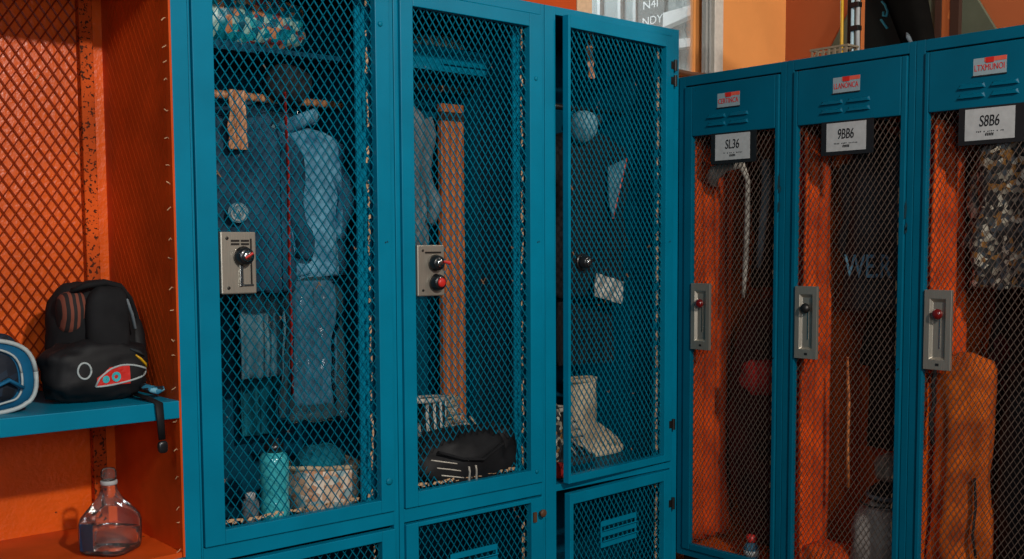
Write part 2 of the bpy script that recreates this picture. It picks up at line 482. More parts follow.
# back wall with the window hole X .19-.98, Z 1.92-2.75
b = MB()
b.box(-4.2, .115, WY, WY+.12, 0, 3.0); b.box(.115, .98, WY, WY+.12, 0, 1.915); b.box(.115, .98, WY, WY+.12, 2.75, 3.0); b.box(.98, WX+.12, WY, WY+.12, 0, 3.0)
struct('wall_back', b, M['wall'])
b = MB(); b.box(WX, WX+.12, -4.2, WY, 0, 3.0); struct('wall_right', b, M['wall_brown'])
b = MB(); b.box(-4.2, .112, WY-.018, WY, 1.6, 3.0); struct('trim_1', b, M['wall_red'])
b = MB(); b.box(-4.2, WX, WY-.02, WY-.0005, 0, .1); struct('baseboard_back', b, M['dark_brown'])
b = MB(); b.box(WX-.02, WX-.0005, -4.2, WY-.02, 0, .1); struct('baseboard_right', b, M['dark_brown'])
# wooden post standing against the right wall
b = MB(); b.box(WX-.05, WX-.0005, -.158, -.132, 0, 3); b.box(WX-.05, WX-.0005, -.232, -.196, 0, 3)
tr = struct('trim_2', b, M['dark_brown'])
b = MB(); b.box(WX-.045, WX-.0005, -.195, -.159, 0, 3); struct('trim_3', b, M['wood'])
b = MB(); b.box(WX-.03, WX-.0005, .18, .215, 0, 3); struct('trim_4', b, M['wood'])

win = bpy.data.objects.new('window_1', None); COL.objects.link(win); win.location = (.55, WY, 1.92); win['kind'] = 'structure'
wo = (.55, WY, 1.92)
b = MB(); b.box(.115, .195, WY-.02, WY+.10, 1.9, 2.75); b.build('window_jamb', M['frame_cream'], win, wo, bevel=.002)
b = MB(); b.box(.196, .206, WY-.012, WY+.08, 1.92, 2.75); b.build('window_bead', M['paleblue'], win, wo)
b = MB(); b.box(.885, .922, WY-.012, WY+.012, 1.9, 2.75); b.box(.898, .905, WY-.022, WY-.012, 1.93, 2.75); b.build('window_sash', M['frame_grey'], win, wo, bevel=.002)
b = MB(); b.box(.922, .980, WY-.03, WY+.02, 1.9, 2.75); b.build('window_frame', M['frame_white'], win, wo, bevel=.003)
b = MB(); b.box(.872, .980, WY+.044, WY+.062, 1.915, 2.75); b.build('window_panel', M['wall'], win, wo)
b = MB(); b.box(.206, .872, WY+.05, WY+.056, 1.915, 2.75); b.build('window_pane', M['glass'], win, wo)
b = MB(); b.tube([(.115, WY-.04, 1.917), (.6, WY-.04, 1.915), (.75, WY-.04, 1.908), (.86, WY-.04, 1.912), (.98, WY-.04, 1.925)], .016, 10, .7); b.build('window_sill', M['brown'], win, wo, smooth=True)

# the wing of the building seen through the window
bw = thing('exterior_building', 'pale grey building wing seen through the window glass', 'building', (1.75, 1.7, 0))
bo = (1.75, 1.7, 0)
b = MB(); b.box(1.75, 1.9, .78, 3.4, 0, 3.6); b.build('facade', M['facade'], bw, bo)
b = MB(); b.box(1.735, 1.75, 1.585, 1.775, 2.36, 3.2); b.build('sign_board', M['facade_dark'], bw, bo)
for y in (1.785, 1.90, 2.06):
    b = MB(); b.box(1.725, 1.75, y, y+.022, 0, 3.6); b.build('mullion', M['facade_pale'], bw, bo)
def ledge(pts):
    b = MB(); b.add([(1.69, y, z) for y, z in pts]+[(1.749, y, z) for y, z in pts], [(0,1,2,3), (7,6,5,4), (0,4,5,1), (1,5,6,2), (2,6,7,3), (3,7,4,0)]); b.build('ledge', M['facade_white'], bw, bo)
ledge([(1.555, 2.365), (1.24, 2.420), (1.24, 2.455), (1.555, 2.440)])
ledge([(1.60, 2.246), (1.24, 2.234), (1.24, 2.272), (1.60, 2.300)])
mpw = lambda u, v, o: Vector((1.734-1.75-o, -u+1.66-1.7, v))
text_mesh('N4I', 'sign_lettering', M['facade_white'], bw, (-.075, 2.492, .03, 2.535), mpw)
text_mesh('NDY', 'sign_lettering', M['facade_white'], bw, (-.08, 2.405, .065, 2.447), mpw)

# ------------------------------------------------------------------ open locker (left, orange inside)
X0, X1 = -2.62, -1.7235
op = thing('open_locker', 'open blue locker bay with orange inside and a shelf, no door', 'locker', (-2.17, 0, 0))
oo = (-2.17, 0, 0)
b = MB(); b.box(X0, X1, .43, .445, 0, 1.91); b.box(X0, X0+.012, .001, .43, 0, 1.91); b.box(X1-.012, X1, .001, .43, 0, 1.91)
b.box(X0, X1, .001, .445, 1.898, 1.91)
b.box(X0, X0+.042, -.004, .001, .0, 1.91); b.box(X1-.040, X1, -.004, .02, .0, 1.91)
b.box(X0+.042, X1-.040, -.004, .02, 1.82, 1.91); b.box(X0+.042, X1-.040, -.004, .02, .44, .474); b.box(X0+.042, X1-.040, -.004, .012, .0, .06)
b.build('frame', M['teal'], op, oo, bevel=.0015)
b = MB(); b.box(X0+.012, X1-.042, .405, .43, .06, 1.898); b.build('back_panel', M['orange'], op, oo)
b = MB(); b.box(X1-.042, X1-.0125, .0205, .43, .06, 1.86); b.box(X1-.0452, X1-.040, -.0035, .0205, .476, 1.86); b.build('side_panel', M['orange_side'], op, oo)
b = MB(); b.box(X0+.012, X0+.03, .0205, .405, .06, 1.86); b.build('side_panel', M['orange_side'], op, oo)
b = MB(); b.box(X0+.03, X1-.042, .004, .405, .474, .486); b.build('floor_panel', M['orange_side'], op, oo)
b = MB(); b.box(X0+.03, X1-.042, .02, .405, 1.84, 1.858); b.build('top_panel', M['orange_side'], op, oo)
b = MB(); b.box(X0+.043, X1-.0455, -.006, .014, .806, .847); b.box(X0+.043, X1-.0455, .014, .404, .832, .847); b.build('shelf', M['teal'], op, oo, bevel=.002)
b = MB(); b.box(X1-.108, X1-.074, .378, .405, .487, .832); b.box(X1-.108, X1-.074, .378, .405, .848, 1.84); b.build('corner_post', M['rust'], op, oo, bevel=.003)
b = wire_mesh(X0+.04, X1-.11, .86, 1.835, .0285, .0410, .0036, .0020, lambda u, v, o: (u, .398-o, v)); b.build('wire_back', M['wire_orange'], op, oo)
b = wire_mesh(.03, .37, .86, 1.835, .024, .036, .0011, .0004, lambda u, v, o: (X1-.0426-o, u, v)); b.build('wire_side', M['orange_side'], op, oo)
for i in range(24):
    z = .50+i*.056+random.uniform(-.02, .02)
    if .80 < z < .86: continue
    x = X1-.0455
    b = MB(); b.tube([(x, .012, z), (x-.004, .008, z+random.uniform(-.003, .004)), (x-.006-random.uniform(0, .004), .012, z+random.uniform(-.008, .008))], .0012, 5)
    b.build('wire_end', M['tan'], op, oo)

# ------------------------------------------------------------------ tall lockers with mesh doors
def knob(parent, off, c, r, cap_mat, body=None, axis='Y', label=None, pointer=True, s=-1):
    b = MB(); ax = axis
    prof = [(r*1.0, 0), (r*1.02, s*r*.35), (r*.9, s*r*.5), (r*.86, s*r*.95), (r*.7, s*r*1.1), (r*.05, s*r*1.12)]
    b.lathe(prof, c, 24, ax); k = b.build('lock_knob', body or M['knob_black'], parent, off, smooth=True)
    if label: k['label'] = label
    b = MB(); h = s*r*1.12
    b.lathe([(r*.55, h), (r*.55, h+s*r*.14), (r*.35, h+s*r*.26), (r*.02, h+s*r*.28)], c, 18, ax)
    k2 = b.build('knob_cap', cap_mat, parent, off, smooth=True)
    return k

def frayed(parent, off, mp, u, v0, v1, pitch, seed, horiz=False, keep=.7, w=.006):
    """worn cut ends of the mesh along a door edge"""
    rnd = random.Random(seed); b = MB(); v = v0
    while v < v1:
        if rnd.random() < keep:
            a = rnd.uniform(-.5, .5); h = pitch*rnd.uniform(.18, .42); ww = w*rnd.uniform(.5, 1.1)
            du = rnd.uniform(-.003, .003)
            p = [(-ww*.5, -h), (ww*.6, -h*.6), (ww*.5, h), (-ww*.6, h*.5)]
            pts = [(u+du+x*math.cos(a)-y*math.sin(a)*.3, v+y+x*math.sin(a)) for x, y in p]
            if horiz: pts = [(y, x) for x, y in pts]
            lo = [mp(x, y, 0) for x, y in pts]; hi = [mp(x, y, .0016) for x, y in pts]
            b.add(lo+hi, [(0,1,2,3),(7,6,5,4),(0,4,5,1),(1,5,6,2),(2,6,7,3),(3,7,4,0)])
        v += pitch*rnd.uniform(.35, .6)
    return tag(b.build('worn_edge', M['tan'], parent, off), kind='stuff')

def mesh_door(root, name, off, dx0, dx1, z0, z1, mx0, mx1, mz0, mz1, pu, pv, t=.0028, hinge=None, ang=0, worn=1, worn_low=False, hole=None):
    """door of a tall locker: frame mesh + wire; returns door and the offset for its sub-parts"""
    hx = hinge if hinge is not None else dx1
    b = MB(); y0, y1 = -.008, .016
    b.box(dx0, mx0, y0, y1, z0, z1); b.box(mx1, dx1, y0, y1, z0, z1); b.box(mx0, mx1, y0, y1, mz1, z1); b.box(mx0, mx1, y0, y1, z0, mz0)
    d = b.build('door', M['teal'], root, (hx, 0, 0), bevel=.0018)
    d.location = (hx-off[0], -off[1], -off[2]); d.rotation_euler = (0, 0, ang)
    do = (hx, 0, 0)
    mp = lambda u, v, o: (u, .009-o, v)
    wire_mesh(mx0-.002, mx1+.002, mz0-.002, mz1+.002, pu, pv, t, .0022, mp, hole).build('wire_panel', M['wire_teal'], d, do)
    if worn:
        frayed(d, do, lambda u, v, o: (u, .020-o, v), mx1-.010, mz0+.02, mz1-.01, pv, int(abs(mx0)*100), keep=.78*min(1, worn), w=.006*(1 if worn <= 1 else 1.9))
    if worn_low:
        frayed(d, do, lambda u, v, o: (u, .012-o, v), mz0+.012, mx0+.01, mx1-.02, pu, 5, True, .75, .008)
    return d, do

def tall_locker(label, x0, x1, yback=.48):
    cx = (x0+x1)/2; off = (cx, 0, 0)
    r = thing('tall_locker', label, 'locker', off, 0, 'tall blue lockers with diamond mesh doors')
    return r, off

def carcass(r, off, x0, x1, il, ir, gap_z=(.447, .489), top=1.884, shelf=None, depth=.48, fr_l=.017, fr_r=.017):
    """shell with front frame; il / ir: inner edges of the frame opening"""
    b = MB(); D = depth
    b.box(x0, x0+.004, .02, D, .0, 1.91); b.box(x1-.004, x1, .02, D, .0, 1.91)
    b.box(x0+.004, x1-.004, D-.004, D, .0, 1.91); b.box(x0, x1, .02, D, 1.90, 1.91)
    b.box(x0+.004, x1-.004, .02, D-.004, .462, .474); b.box(x0+.004, x1-.004, .02, D-.004, .06, .07)
    b.build('carcass', M['teal_in_shade'], r, off)
    b = MB(); y0, y1 = .0, .02
    b.box(x0, il, y0, y1, 0, 1.91); b.box(ir, x1, y0, y1, 0, 1.91)
    b.box(il, ir, y0, y1, top, 1.91); b.box(il, ir, y0, y1, gap_z[0], gap_z[1]); b.box(il, ir, y0, y1, 0, .065)
    b.build('front_frame', M['teal'], r, off, bevel=.0015)

GZ = (.449, .487)
# ---- first locker
L1, o1 = tall_locker('blue mesh locker beside the open orange bay, single knob lock plate', -1.7215, -1.1505)
carcass(L1, o1, -1.7215, -1.1505, -1.7160, -1.1665, GZ)
b = MB(); b.box(-1.7175, -1.1545, .15, .475, 1.700, 1.712); b.box(-1.7175, -1.47, .144, .15, 1.694, 1.716); b.build('shelf', M['teal_in_shade'], L1, o1)
b = MB(); b.tube([(-1.717, .25, 1.597), (-1.155, .25, 1.597)], .011, 12); b.build('hanging_rod', M['hanger_wood'], L1, o1, smooth=True)
b = MB(); b.box(-1.235, -1.156, .052, .058, .476, 1.895); b.box(-1.160, -1.1548, .022, .052, .476, 1.895); b.build('bright_rail', M['teal'], L1, o1)  # plate added facing the lamp, reads as the lit strip of side wall
d1, p1 = mesh_door(L1, 'door', o1, -1.7145, -1.1675, GZ[1]+.002, 1.882, -1.662, -1.211, .524, 1.846, .0243, .0335, .0021, worn=.85, worn_low=True)
b = MB(); b.box(-1.659, -1.567, -.012, .006, 1.090, 1.238); b.build('lock_plate', M['steel'], d1, p1, bevel=.003)
for z in (1.217, 1.209):
    for xa, xb in ((-1.633, -1.611), (-1.607, -1.586)): MB().box(xa, xb, -.0135, -.0122, z-.0025, z+.0022).build('vent_slot', M['steel_dark'], d1, p1)
for (x, z) in ((-1.643, 1.223), (-1.641, 1.105)): MB().lathe([(.004, -.0122), (.004, -.014), (.001, -.0145)], (x, 0, z), 12, 'Y').build('screw', M['steel_dark'], d1, p1)
MB().box(-1.583, -1.579, -.0135, -.0122, 1.112, 1.222).build('lock_slot', M['steel_dark'], d1, p1)
b = MB(); b.box(-1.613, -1.604, -.017, -.0122, 1.108, 1.168); b.box(-1.604, -1.576, -.015, -.0122, 1.108, 1.113); b.build('lock_lever', M['chrome'], d1, p1, bevel=.001)
knob(d1, p1, (-1.604, -.012, 1.180), .0235, M['chrome'])
b = MB(); b.tube([(-1.592, -.0422, 1.187), (-1.612, -.0425, 1.176)], .0035, 8); b.build('knob_mark', M['red'], d1, p1)
for (x, z, r_) in ((-1.196, 1.778, .007), (-1.187, .573, .010)):
    b = MB(); b.lathe([(r_, -.0085), (r_, -.0105), (r_*.6, -.0125), (.0005, -.013)], (x, 0, z), 16, 'Y'); b.build('door_stud', M['wire_teal'], d1, p1, smooth=True)
d1l, q1 = mesh_door(L1, 'door', o1, -1.7145, -1.1675, .067, .440, -1.662, -1.211, .10, .412, .0243, .0335, .0021)
# ---- second locker
L2, o2 = tall_locker('blue mesh locker with two-knob lock plate and black bag inside', -1.1485, -.6085)
carcass(L2, o2, -1.1485, -.6085, -1.1330, -.6235, GZ, 1.878)
b = MB(); b.box(-1.1445, -.6125, .26, .475, 1.728, 1.738); b.build('shelf', M['teal_in_shade'], L2, o2, bevel=.001)
b = MB(); b.box(-1.1445, -.6125, .252, .26, 1.728, 1.800); b.build('shelf_front', M['teal'], L2, o2, bevel=.001)
for z in (1.748, 1.772):
    b = MB(); b.add([(-.80, .2515, z), (-.625, .2515, z), (-.625, .2515, z+.016), (-.80, .2515, z+.016), (-.80, .240, z+.001), (-.625, .240, z+.001), (-.63, .2505, z+.016), (-.795, .2505, z+.016)],
                    [(0,1,5,4), (4,5,6,7), (0,4,7,3), (1,2,6,5), (3,7,6,2), (0,3,2,1)]); b.build('louver', M['teal'], L2, o2)
b = MB(); b.box(-.686, -.6145, .052, .058, .476, 1.895); b.box(-.6185, -.6132, .022, .052, .476, 1.895); b.build('bright_rail', M['teal'], L2, o2)  # lamp-facing plate again, added for the bright strip at the side wall
d2, p2 = mesh_door(L2, 'door', o2, -1.1320, -.6245, GZ[1]+.002, 1.876, -1.0905, -.673, .530, 1.838, .0228, .0315, .0020, worn=.8, worn_low=True, hole=lambda u, v: ((u+.875)/.178)**2+((v-.598)/.070)**2 < 1)
b = MB(); b.box(-1.0875, -.996, -.012, .006, 1.066, 1.205); b.build('lock_plate', M['steel'], d2, p2, bevel=.003)
for (x, z) in ((-1.070, 1.190), (-1.070, 1.082)): MB().lathe([(.0035, -.0122), (.0035, -.014), (.001, -.0145)], (x, 0, z), 12, 'Y').build('screw', M['steel_dark'], d2, p2)
MB().box(-1.062, -1.008, -.0135, -.0122, 1.182, 1.187).build('vent_slot', M['steel_dark'], d2, p2)
knob(d2, p2, (-1.030, -.012, 1.156), .0225, M['chrome'])
b = MB(); b.tube([(-1.022, -.0435, 1.160), (-1.005, -.050, 1.156)], [.003, .006], 8); b.build('knob_mark', M['red'], d2, p2)
knob(d2, p2, (-1.027, -.012, 1.103), .0235, M['red'])
for (x, z) in ((-.650, 1.690), (-.652, .525)):
    b = MB(); b.lathe([(.006, -.0085), (.006, -.0105), (.0035, -.012), (.0005, -.0125)], (x, 0, z), 16, 'Y'); b.build('door_stud', M['wire_teal'], d2, p2, smooth=True)
d2l, q2 = mesh_door(L2, 'door', o2, -1.1320, -.6245, .067, .444, -1.0905, -.673, .10, .432, .0228, .0315, .0020, worn=1.1)
def louver_plate(door, off, x0, x1, z0, z1, n=2):
    b = MB(); y = .0045
    h = (z1-z0)/(n+ (n+1))
    for k in range(n+1): b.box(x0, x1, y-.0035, y, z0+2*k*h, z0+(2*k+1)*h)
    b.box(x0, x0+.006, y-.003, y, z0, z1); b.box(x1-.006, x1, y-.003, y, z0, z1)
    for k in range(n): b.obox(((x0+x1)/2, y-.006, z0+(2*k+1.15)*h), ((x1-x0)/2-.004, 0, 0), (0, .007, -.004), (0, .0006, .0012))
    b.build('louver_plate', M['teal'], door, off)
louver_plate(d2l, q2, -.975, -.800, .245, .330)
b = MB(); b.lathe([(.011, -.02), (.012, -.026), (.008, -.030), (.001, -.031)], (-.640, 0, .398), 16, 'Y'); b.lathe([(.004, -.008), (.004, -.02)], (-.640, 0, .398), 10, 'Y'); b.box(-.668, -.656, -.014, -.008, .372, .402)
k = b.build('latch', M['brown'], d2l, q2, smooth=False)
# ---- third locker, doors ajar
L3, o3 = tall_locker('blue mesh locker in the corner with its doors standing slightly ajar', -.6065, -.002)
carcass(L3, o3, -.6065, -.002, -.563, -.036, (.449, .470), 1.886)
b = MB(); b.box(-.0015, .03, .006, .018, .15, 1.755); b.build('filler_strip', M['teal_shaded'], L3, o3)
b = MB(); b.box(-.068, -.062, .026, .05, .476, 1.895); b.box(-.062, -.007, .03, .036, .476, 1.895); b.build('bright_rail', M['teal'], L3, o3)
A3 = math.radians(3.6)
d3, p3 = mesh_door(L3, 'door', o3, -.550, -.037, .476, 1.883, -.539, -.076, .500, 1.846, .0226, .0315, .0019, -.037, A3, worn=1.2)
knob(d3, p3, (-.480, -.004, 1.151), .0225, M['chrome'])
b = MB(); b.lathe([(.027, .003), (.027, -.003), (.024, -.005), (.001, -.0052)], (-.480, 0, 1.151), 24, 'Y'); b.build('lock_rose', M['knob_black'], d3, p3)
for z in (1.74, 1.79, .60):
    b = MB(); b.tube([(-.034, -.013, z-.018), (-.034, -.013, z+.018)], .006, 10); b.box(-.052, -.034, -.0105, -.008, z-.012, z+.012); b.build('hinge', M['steel_dark'], d3, p3)
d3l, q3 = mesh_door(L3, 'door', o3, -.550, -.037, .067, .446, -.534, -.076, .095, .412, .0226, .0315, .0019, -.037, math.radians(4.2), worn=1.2)
louver_plate(d3l, q3, -.395, -.215, .245, .330, 2)
b = MB(); b.tube([(-.034, -.013, .31), (-.034, -.013, .35)], .006, 10); b.box(-.052, -.034, -.0105, -.008, .318, .342); b.build('hinge', M['steel_dark'], d3l, q3)

# ------------------------------------------------------------------ narrow lockers (orange inside)
def narrow_locker(label, y0, w, m0, m1, num, word, knob_mat, knob_lab, zt):
    """face in the plane X=0, Y runs from y0 towards the camera; m0, m1: mesh edges"""
    off = (.2, y0-w/2, 0); y1 = y0-w
    r = thing('narrow_locker', label, 'locker', off, 0, 'narrow blue lockers with number cards')
    b = MB()
    b.box(.018, .45, y0-.003, y0, .15, 1.755); b.box(.018, .45, y1, y1+.003, .15, 1.755); b.box(.447, .45, y1+.003, y0-.003, .15, 1.755)
    b.box(.018, .45, y1, y0, 1.745, 1.755)
    b.box(0, .018, y0-.026, y0, .15, 1.755); b.box(0, .018, y1, y1+.020, .15, 1.755); b.box(0, .018, y1+.020, y0-.026, 1.724, 1.755); b.box(0, .018, y1+.020, y0-.026, .15, .172)
    b.build('carcass', M['teal_shaded'], r, off, bevel=.0015)
    b = MB(); b.box(.019, .446, y0-.007, y0-.0035, .176, 1.744); b.box(.019, .446, y1+.0035, y1+.007, .176, 1.744); b.box(.440, .446, y1+.007, y0-.007, .176, 1.744); b.box(.019, .446, y1+.0035, y0-.0035, .165, .176)
    b.build('liner', M['orange'], r, off)
    b = MB(); b.box(.04, .45, y1, y0, 0, .149); b.build('plinth', M['dark_brown'], r, off)
    MB().tube([(.03, y0-w/2, 1.566), (.44, y0-w/2, 1.566)], .007, 10).build('hanging_rod', M['steel_dark'], r, off, smooth=True)
    # door
    dy0, dy1 = y0-.028, y1+.022
    b = MB(); a0, a1 = -.006, .014
    b.box(a0, a1, dy0, m0, .174, 1.719); b.box(a0, a1, m1, dy1, .174, 1.719); b.box(a0, a1, m1, m0, 1.557, 1.719); b.box(a0, a1, m1, m0, .174, .196)
    d = b.build('door', M['teal_shaded'], r, off, bevel=.0026)
    mp = lambda u, v, o: (.008-o-off[0], -u-off[1], v)
    wire_mesh(-m0-.002, -m1+.002, .194, 1.559, .0178, .0268, .0017, .0010, mp).build('wire_panel', M['wire_brown'], d)
    # four louvers
    for i in range(2):
        for j in range(2):
            u0 = -y0+.125+i*.088; z = 1.583+j*.025; u1 = u0+.074
            b = MB(); P = lambda u, v, o: (a0-o, -u, v)
            b.add([P(u0, z, 0), P(u1, z, 0), P(u1-.004, z+.013, 0), P(u0+.004, z+.013, 0), P(u0+.003, z+.001, .008), P(u1-.003, z+.001, .008), P(u1-.008, z+.009, .004), P(u0+.008, z+.009, .004)],
                  [(0,1,5,4), (4,5,6,7), (0,4,7,3), (1,2,6,5), (3,7,6,2)])
            b.build('louver', M['teal_shaded'], d, off)
    # sticker
    P = lambda u, v, o: Vector((a0-o-off[0], -u-off[1], v))
    sy = -y0+.165
    def quad(name, mat, u0, v0, u1, v1, o, th=.0006, slope=0):
        b = MB(); q = [(u0, v0), (u1, v0), (u1, v1), (u0, v1)]
        b.add([P(u, v, o) for u, v in q]+[P(u, v, o+th) for u, v in q], [(0,1,2,3), (7,6,5,4), (0,4,5,1), (1,5,6,2), (2,6,7,3), (3,7,4,0)])
        return b.build(name, mat, d)
    quad('sticker', M['sticker'], sy, 1.640, sy+.088, 1.684, 0)
    quad('sticker_band', M['coral'], sy+.030, 1.673, sy+.088, 1.684, .0007)
    quad('sticker_band', M['red'], sy+.034, 1.670, sy+.055, 1.684, .0014)
    quad('sticker_edge', M['ink'], sy-.002, 1.6365, sy+.089, 1.6395, 0, .003)
    text_mesh(word, 'sticker_lettering', M['red'], d, (sy+.004, 1.651, sy+.083, 1.667), lambda u, v, o: P(u, v, .0008+o), .0)
    # number card
    cu0, cu1 = zt
    quad('card_holder', M['holder'], cu0-.018, 1.460, cu1+.022, 1.558, .002, .004)
    quad('number_card', M['white'], cu0, 1.471, cu1, 1.553, .0065)
    cw = cu1-cu0
    text_mesh(num, 'card_number', M['ink'], d, (cu0+cw*.30, 1.506, cu0+cw*.70, 1.535), lambda u, v, o: P(u, v, .0075+o), .003, .12)
    b = MB(); rnd = random.Random(len(num)+int(cu0*100))
    for k in range(16):
        u = cu0+cw*(.2+.6*k/16); 
        if rnd.random() < .75: 
            b.add([P(u, 1.491, .0075), P(u+.003, 1.4905+rnd.uniform(0, .003), .0075), P(u+.003, 1.4945, .0075), P(u, 1.493+rnd.uniform(0, .002), .0075)], [(0, 1, 2, 3)])
    for k in range(5):
        u = cu0+cw*(.42+.035*k); b.add([P(u, 1.481, .0075), P(u+.003, 1.481, .0075), P(u+.004, 1.488+rnd.uniform(0, .003), .0075), P(u, 1.487, .0075)], [(0, 1, 2, 3)])
    b.build('card_notes', M['ink'], d)
    # lock plate with recessed dish
    lu = -m0+.005; pu0, pu1, pz0, pz1 = lu, lu+.078, .857, 1.076
    b = MB(); o = .003
    iu0, iu1, iz0, iz1 = pu0+.016, pu1-.016, pz0+.028, pz1-.024
    ring0 = [(pu0, pz0), (pu1, pz0), (pu1, pz1), (pu0, pz1)]; ring1 = [(iu0, iz0), (iu1, iz0), (iu1, iz1), (iu0, iz1)]
    ring2 = [(iu0+.006, iz0+.006), (iu1-.006, iz0+.006), (iu1-.006, iz1-.010), (iu0+.006, iz1-.010)]
    b.add([P(u, v, -.004) for u, v in ring0]+[P(u, v, .006) for u, v in ring0]+[P(u, v, .006) for u, v in ring1]+[P(u, v, -.003) for u, v in ring2],
          [(i, (i+1) % 4, 4+(i+1) % 4, 4+i) for i in range(4)]+[(4+i, 4+(i+1) % 4, 8+(i+1) % 4, 8+i) for i in range(4)]+[(8+i, 8+(i+1) % 4, 12+(i+1) % 4, 12+i) for i in range(4)]+[(12, 13, 14, 15)])
    b.build('lock_plate', M['steel'], d, bevel=.001)
    kc = pu0+.042
    quad('lock_slot', M['chrome'], kc-.0015, .915, kc+.0015, 1.005, -.0026, .0012)
    quad('lock_hole', M['ink'], kc-.006, .868, kc+.004, .875, .0061, .0006)
    b = MB(); c = (a0-off[0]-.0, -kc-off[1], 1.010)
    b.lathe([(.006, .003), (.006, -.004), (.014, -.008), (.0155, -.014), (.013, -.020), (.007, -.024), (.0005, -.0245)], c, 24, 'X')
    kk = b.build('lock_knob', knob_mat, d, smooth=True); kk['label'] = knob_lab
    # grime smears on the door's hinge stile
    rnd = random.Random(int(abs(y0)*50)+1)
    for k in range(3):
        u, v, h_ = -m1+.012+rnd.uniform(0, .008), rnd.uniform(1.2, 1.4), rnd.uniform(.02, .06)
        b = MB(); q = [(u, v), (u+.006, v+.004), (u+.009, v+h_*.6), (u+.006, v+h_), (u+.002, v+h_*.7)]
        b.add([P(a_, c_, .0004) for a_, c_ in q], [(0, 1, 2, 3, 4)]); b.build('smear', M['smear'], d)
    # worn hinge side
    frayed(d, (0,0,0), lambda u, v, o: (.004-o-off[0], -u-off[1], v), -m1-.004, .21, 1.545, .0268, int(abs(y0)*100)+3, keep=.55, w=.0035)
    return r

narrow_locker('narrow blue locker in the corner next to the tall lockers', 0, .4215, -.0605, -.386, 'SL36', 'CERTINCA', M['knob_red'], 'dark red lock knob', (.163, .299))
narrow_locker('middle narrow blue locker, dark steel lock knob, grey bag inside', -.4228, .4195, -.466, -.803, '9BB6', 'LLANONCA', M['steel_dark'], 'dark steel lock knob', (.573, .702))
narrow_locker('narrow blue locker at the right edge of the photo, camouflage jacket inside', -.8436, .4215, -.8845, -1.2235, 'S8B6', 'LTXMUNOI', M['knob_red'], 'glossy red lock knob', (.993, 1.125))

# ------------------------------------------------------------------ things in the open bay
SZ = .847
# duffel bag with an oval end panel, end towards the room, piping round it
du = thing('duffel_bag', 'blue duffel bag with white piping on the open bay shelf, cut by the photo edge', 'bag', (-2.19, .16, SZ))
do_ = (-2.19, .16, SZ)
def duf(t, y, k=1.0, grow=0):
    a = t*2*PI
    sx = math.copysign(abs(math.cos(a))**.62, math.cos(a)); sz = math.copysign(abs(math.sin(a))**.7, math.sin(a))
    lean = .035*(sz*.5+.5)
    x = -2.215+(.165+grow)*k*sx-lean; z = SZ+.084+(.083+grow*.6)*k*sz
    z = max(z, SZ+.001)
    n = noise.noise(Vector((sx*2, sz*2, y*9)))
    return (x+.006*n, y, z+.006*n*(1 if z > SZ+.02 else 0))
b = MB()
ys = [.054, .058, .09, .14, .2, .25, .29, .31, .318]; ks = [.74, .96, 1.0, 1.05, 1.08, 1.07, 1.0, .9, .6]
b.loft([[duf(i/56, y, k) for i in range(56)] for y, k in zip(ys, ks)]); b.build('bag_body', M['blue_duffel'], du, do_, smooth=True)
b = MB(); b.loft([[duf(i/56, y, k) for i in range(56)] for y, k in ((.053, .76), (.046, .74), (.045, .5), (.046, .2))]); b.build('end_panel', M['navy_net'], du, do_, smooth=True)
b = MB(); b.tube([duf(i/56, .056, .99) for i in range(57)], .0050, 8); b.tube([duf(i/56, .049, .80) for i in range(57)], .0026, 6); b.build('piping', M['piping'], du, do_, smooth=True)
b = MB(); b.tube([(-2.10, .043, SZ+.055), (-2.13, .034, SZ+.075), (-2.16, .036, SZ+.06), (-2.19, .042, SZ+.085)], .010, 8, .5); b.build('end_handle', M['blue_duffel'], du, do_, smooth=True)
# black net sack behind it
b = MB(); b.blob((-2.14, .285, 1.0), (.15, .06, .055), 2.2, .08, 4, 3); 
# backpack
bp = thing('backpack', 'black backpack with a striped knit flap on the blue shelf of the open bay', 'backpack', (-1.895, .21, SZ))
bo_ = (-1.895, .21, SZ)
b = MB(); b.blob((-1.888, .215, SZ+.125), (.098, .095, .150), 2.7, .07, 5, 1, SZ+.002, 56, 40); b.build('main_compartment', M['black_fab'], bp, bo_, smooth=True)
b = MB(); b.blob((-1.910, .135, SZ+.070), (.122, .060, .073), 2.8, .12, 6, 4, SZ+.002, 56, 32); fbp = front_of(b); b.build('front_pocket', M['black_nylon'], bp, bo_, smooth=True)
b = MB(); b.blob((-1.884, .118, SZ+.178), (.048, .028, .088), 3.2, .05, 6, 9, None, 40, 28); b.build('front_flap', M['black_fab'], bp, bo_, smooth=True)
b = MB(); b.blob((-1.945, .165, SZ+.205), (.036, .040, .052), 2.4, .10, 6, 12); b.build('knit_flap', M['knit'], bp, bo_, smooth=True)
b = MB(); b.blob((-1.800, .205, SZ+.105), (.028, .072, .092), 2.4, .08, 6, 15, SZ+.002); b.build('side_pocket', M['black_nylon'], bp, bo_, smooth=True)
b = MB(); b.tube([(-1.95, .15, SZ+.255), (-1.925, .13, SZ+.268), (-1.885, .13, SZ+.274), (-1.845, .14, SZ+.264), (-1.815, .16, SZ+.235), (-1.795, .17, SZ+.19), (-1.785, .18, SZ+.13)], [.012, .013, .014, .013, .011, .010, .010], 10, .6, .15, 3); b.build('shoulder_strap', M['black_fab'], bp, bo_, smooth=True)
b = MB(); b.tube([(-1.842, .105, SZ+.235), (-1.832, .10, SZ+.20), (-1.826, .098, SZ+.165)], .006, 8, .6); b.build('zip_tape', M['grey_cloth'], bp, bo_, smooth=True)
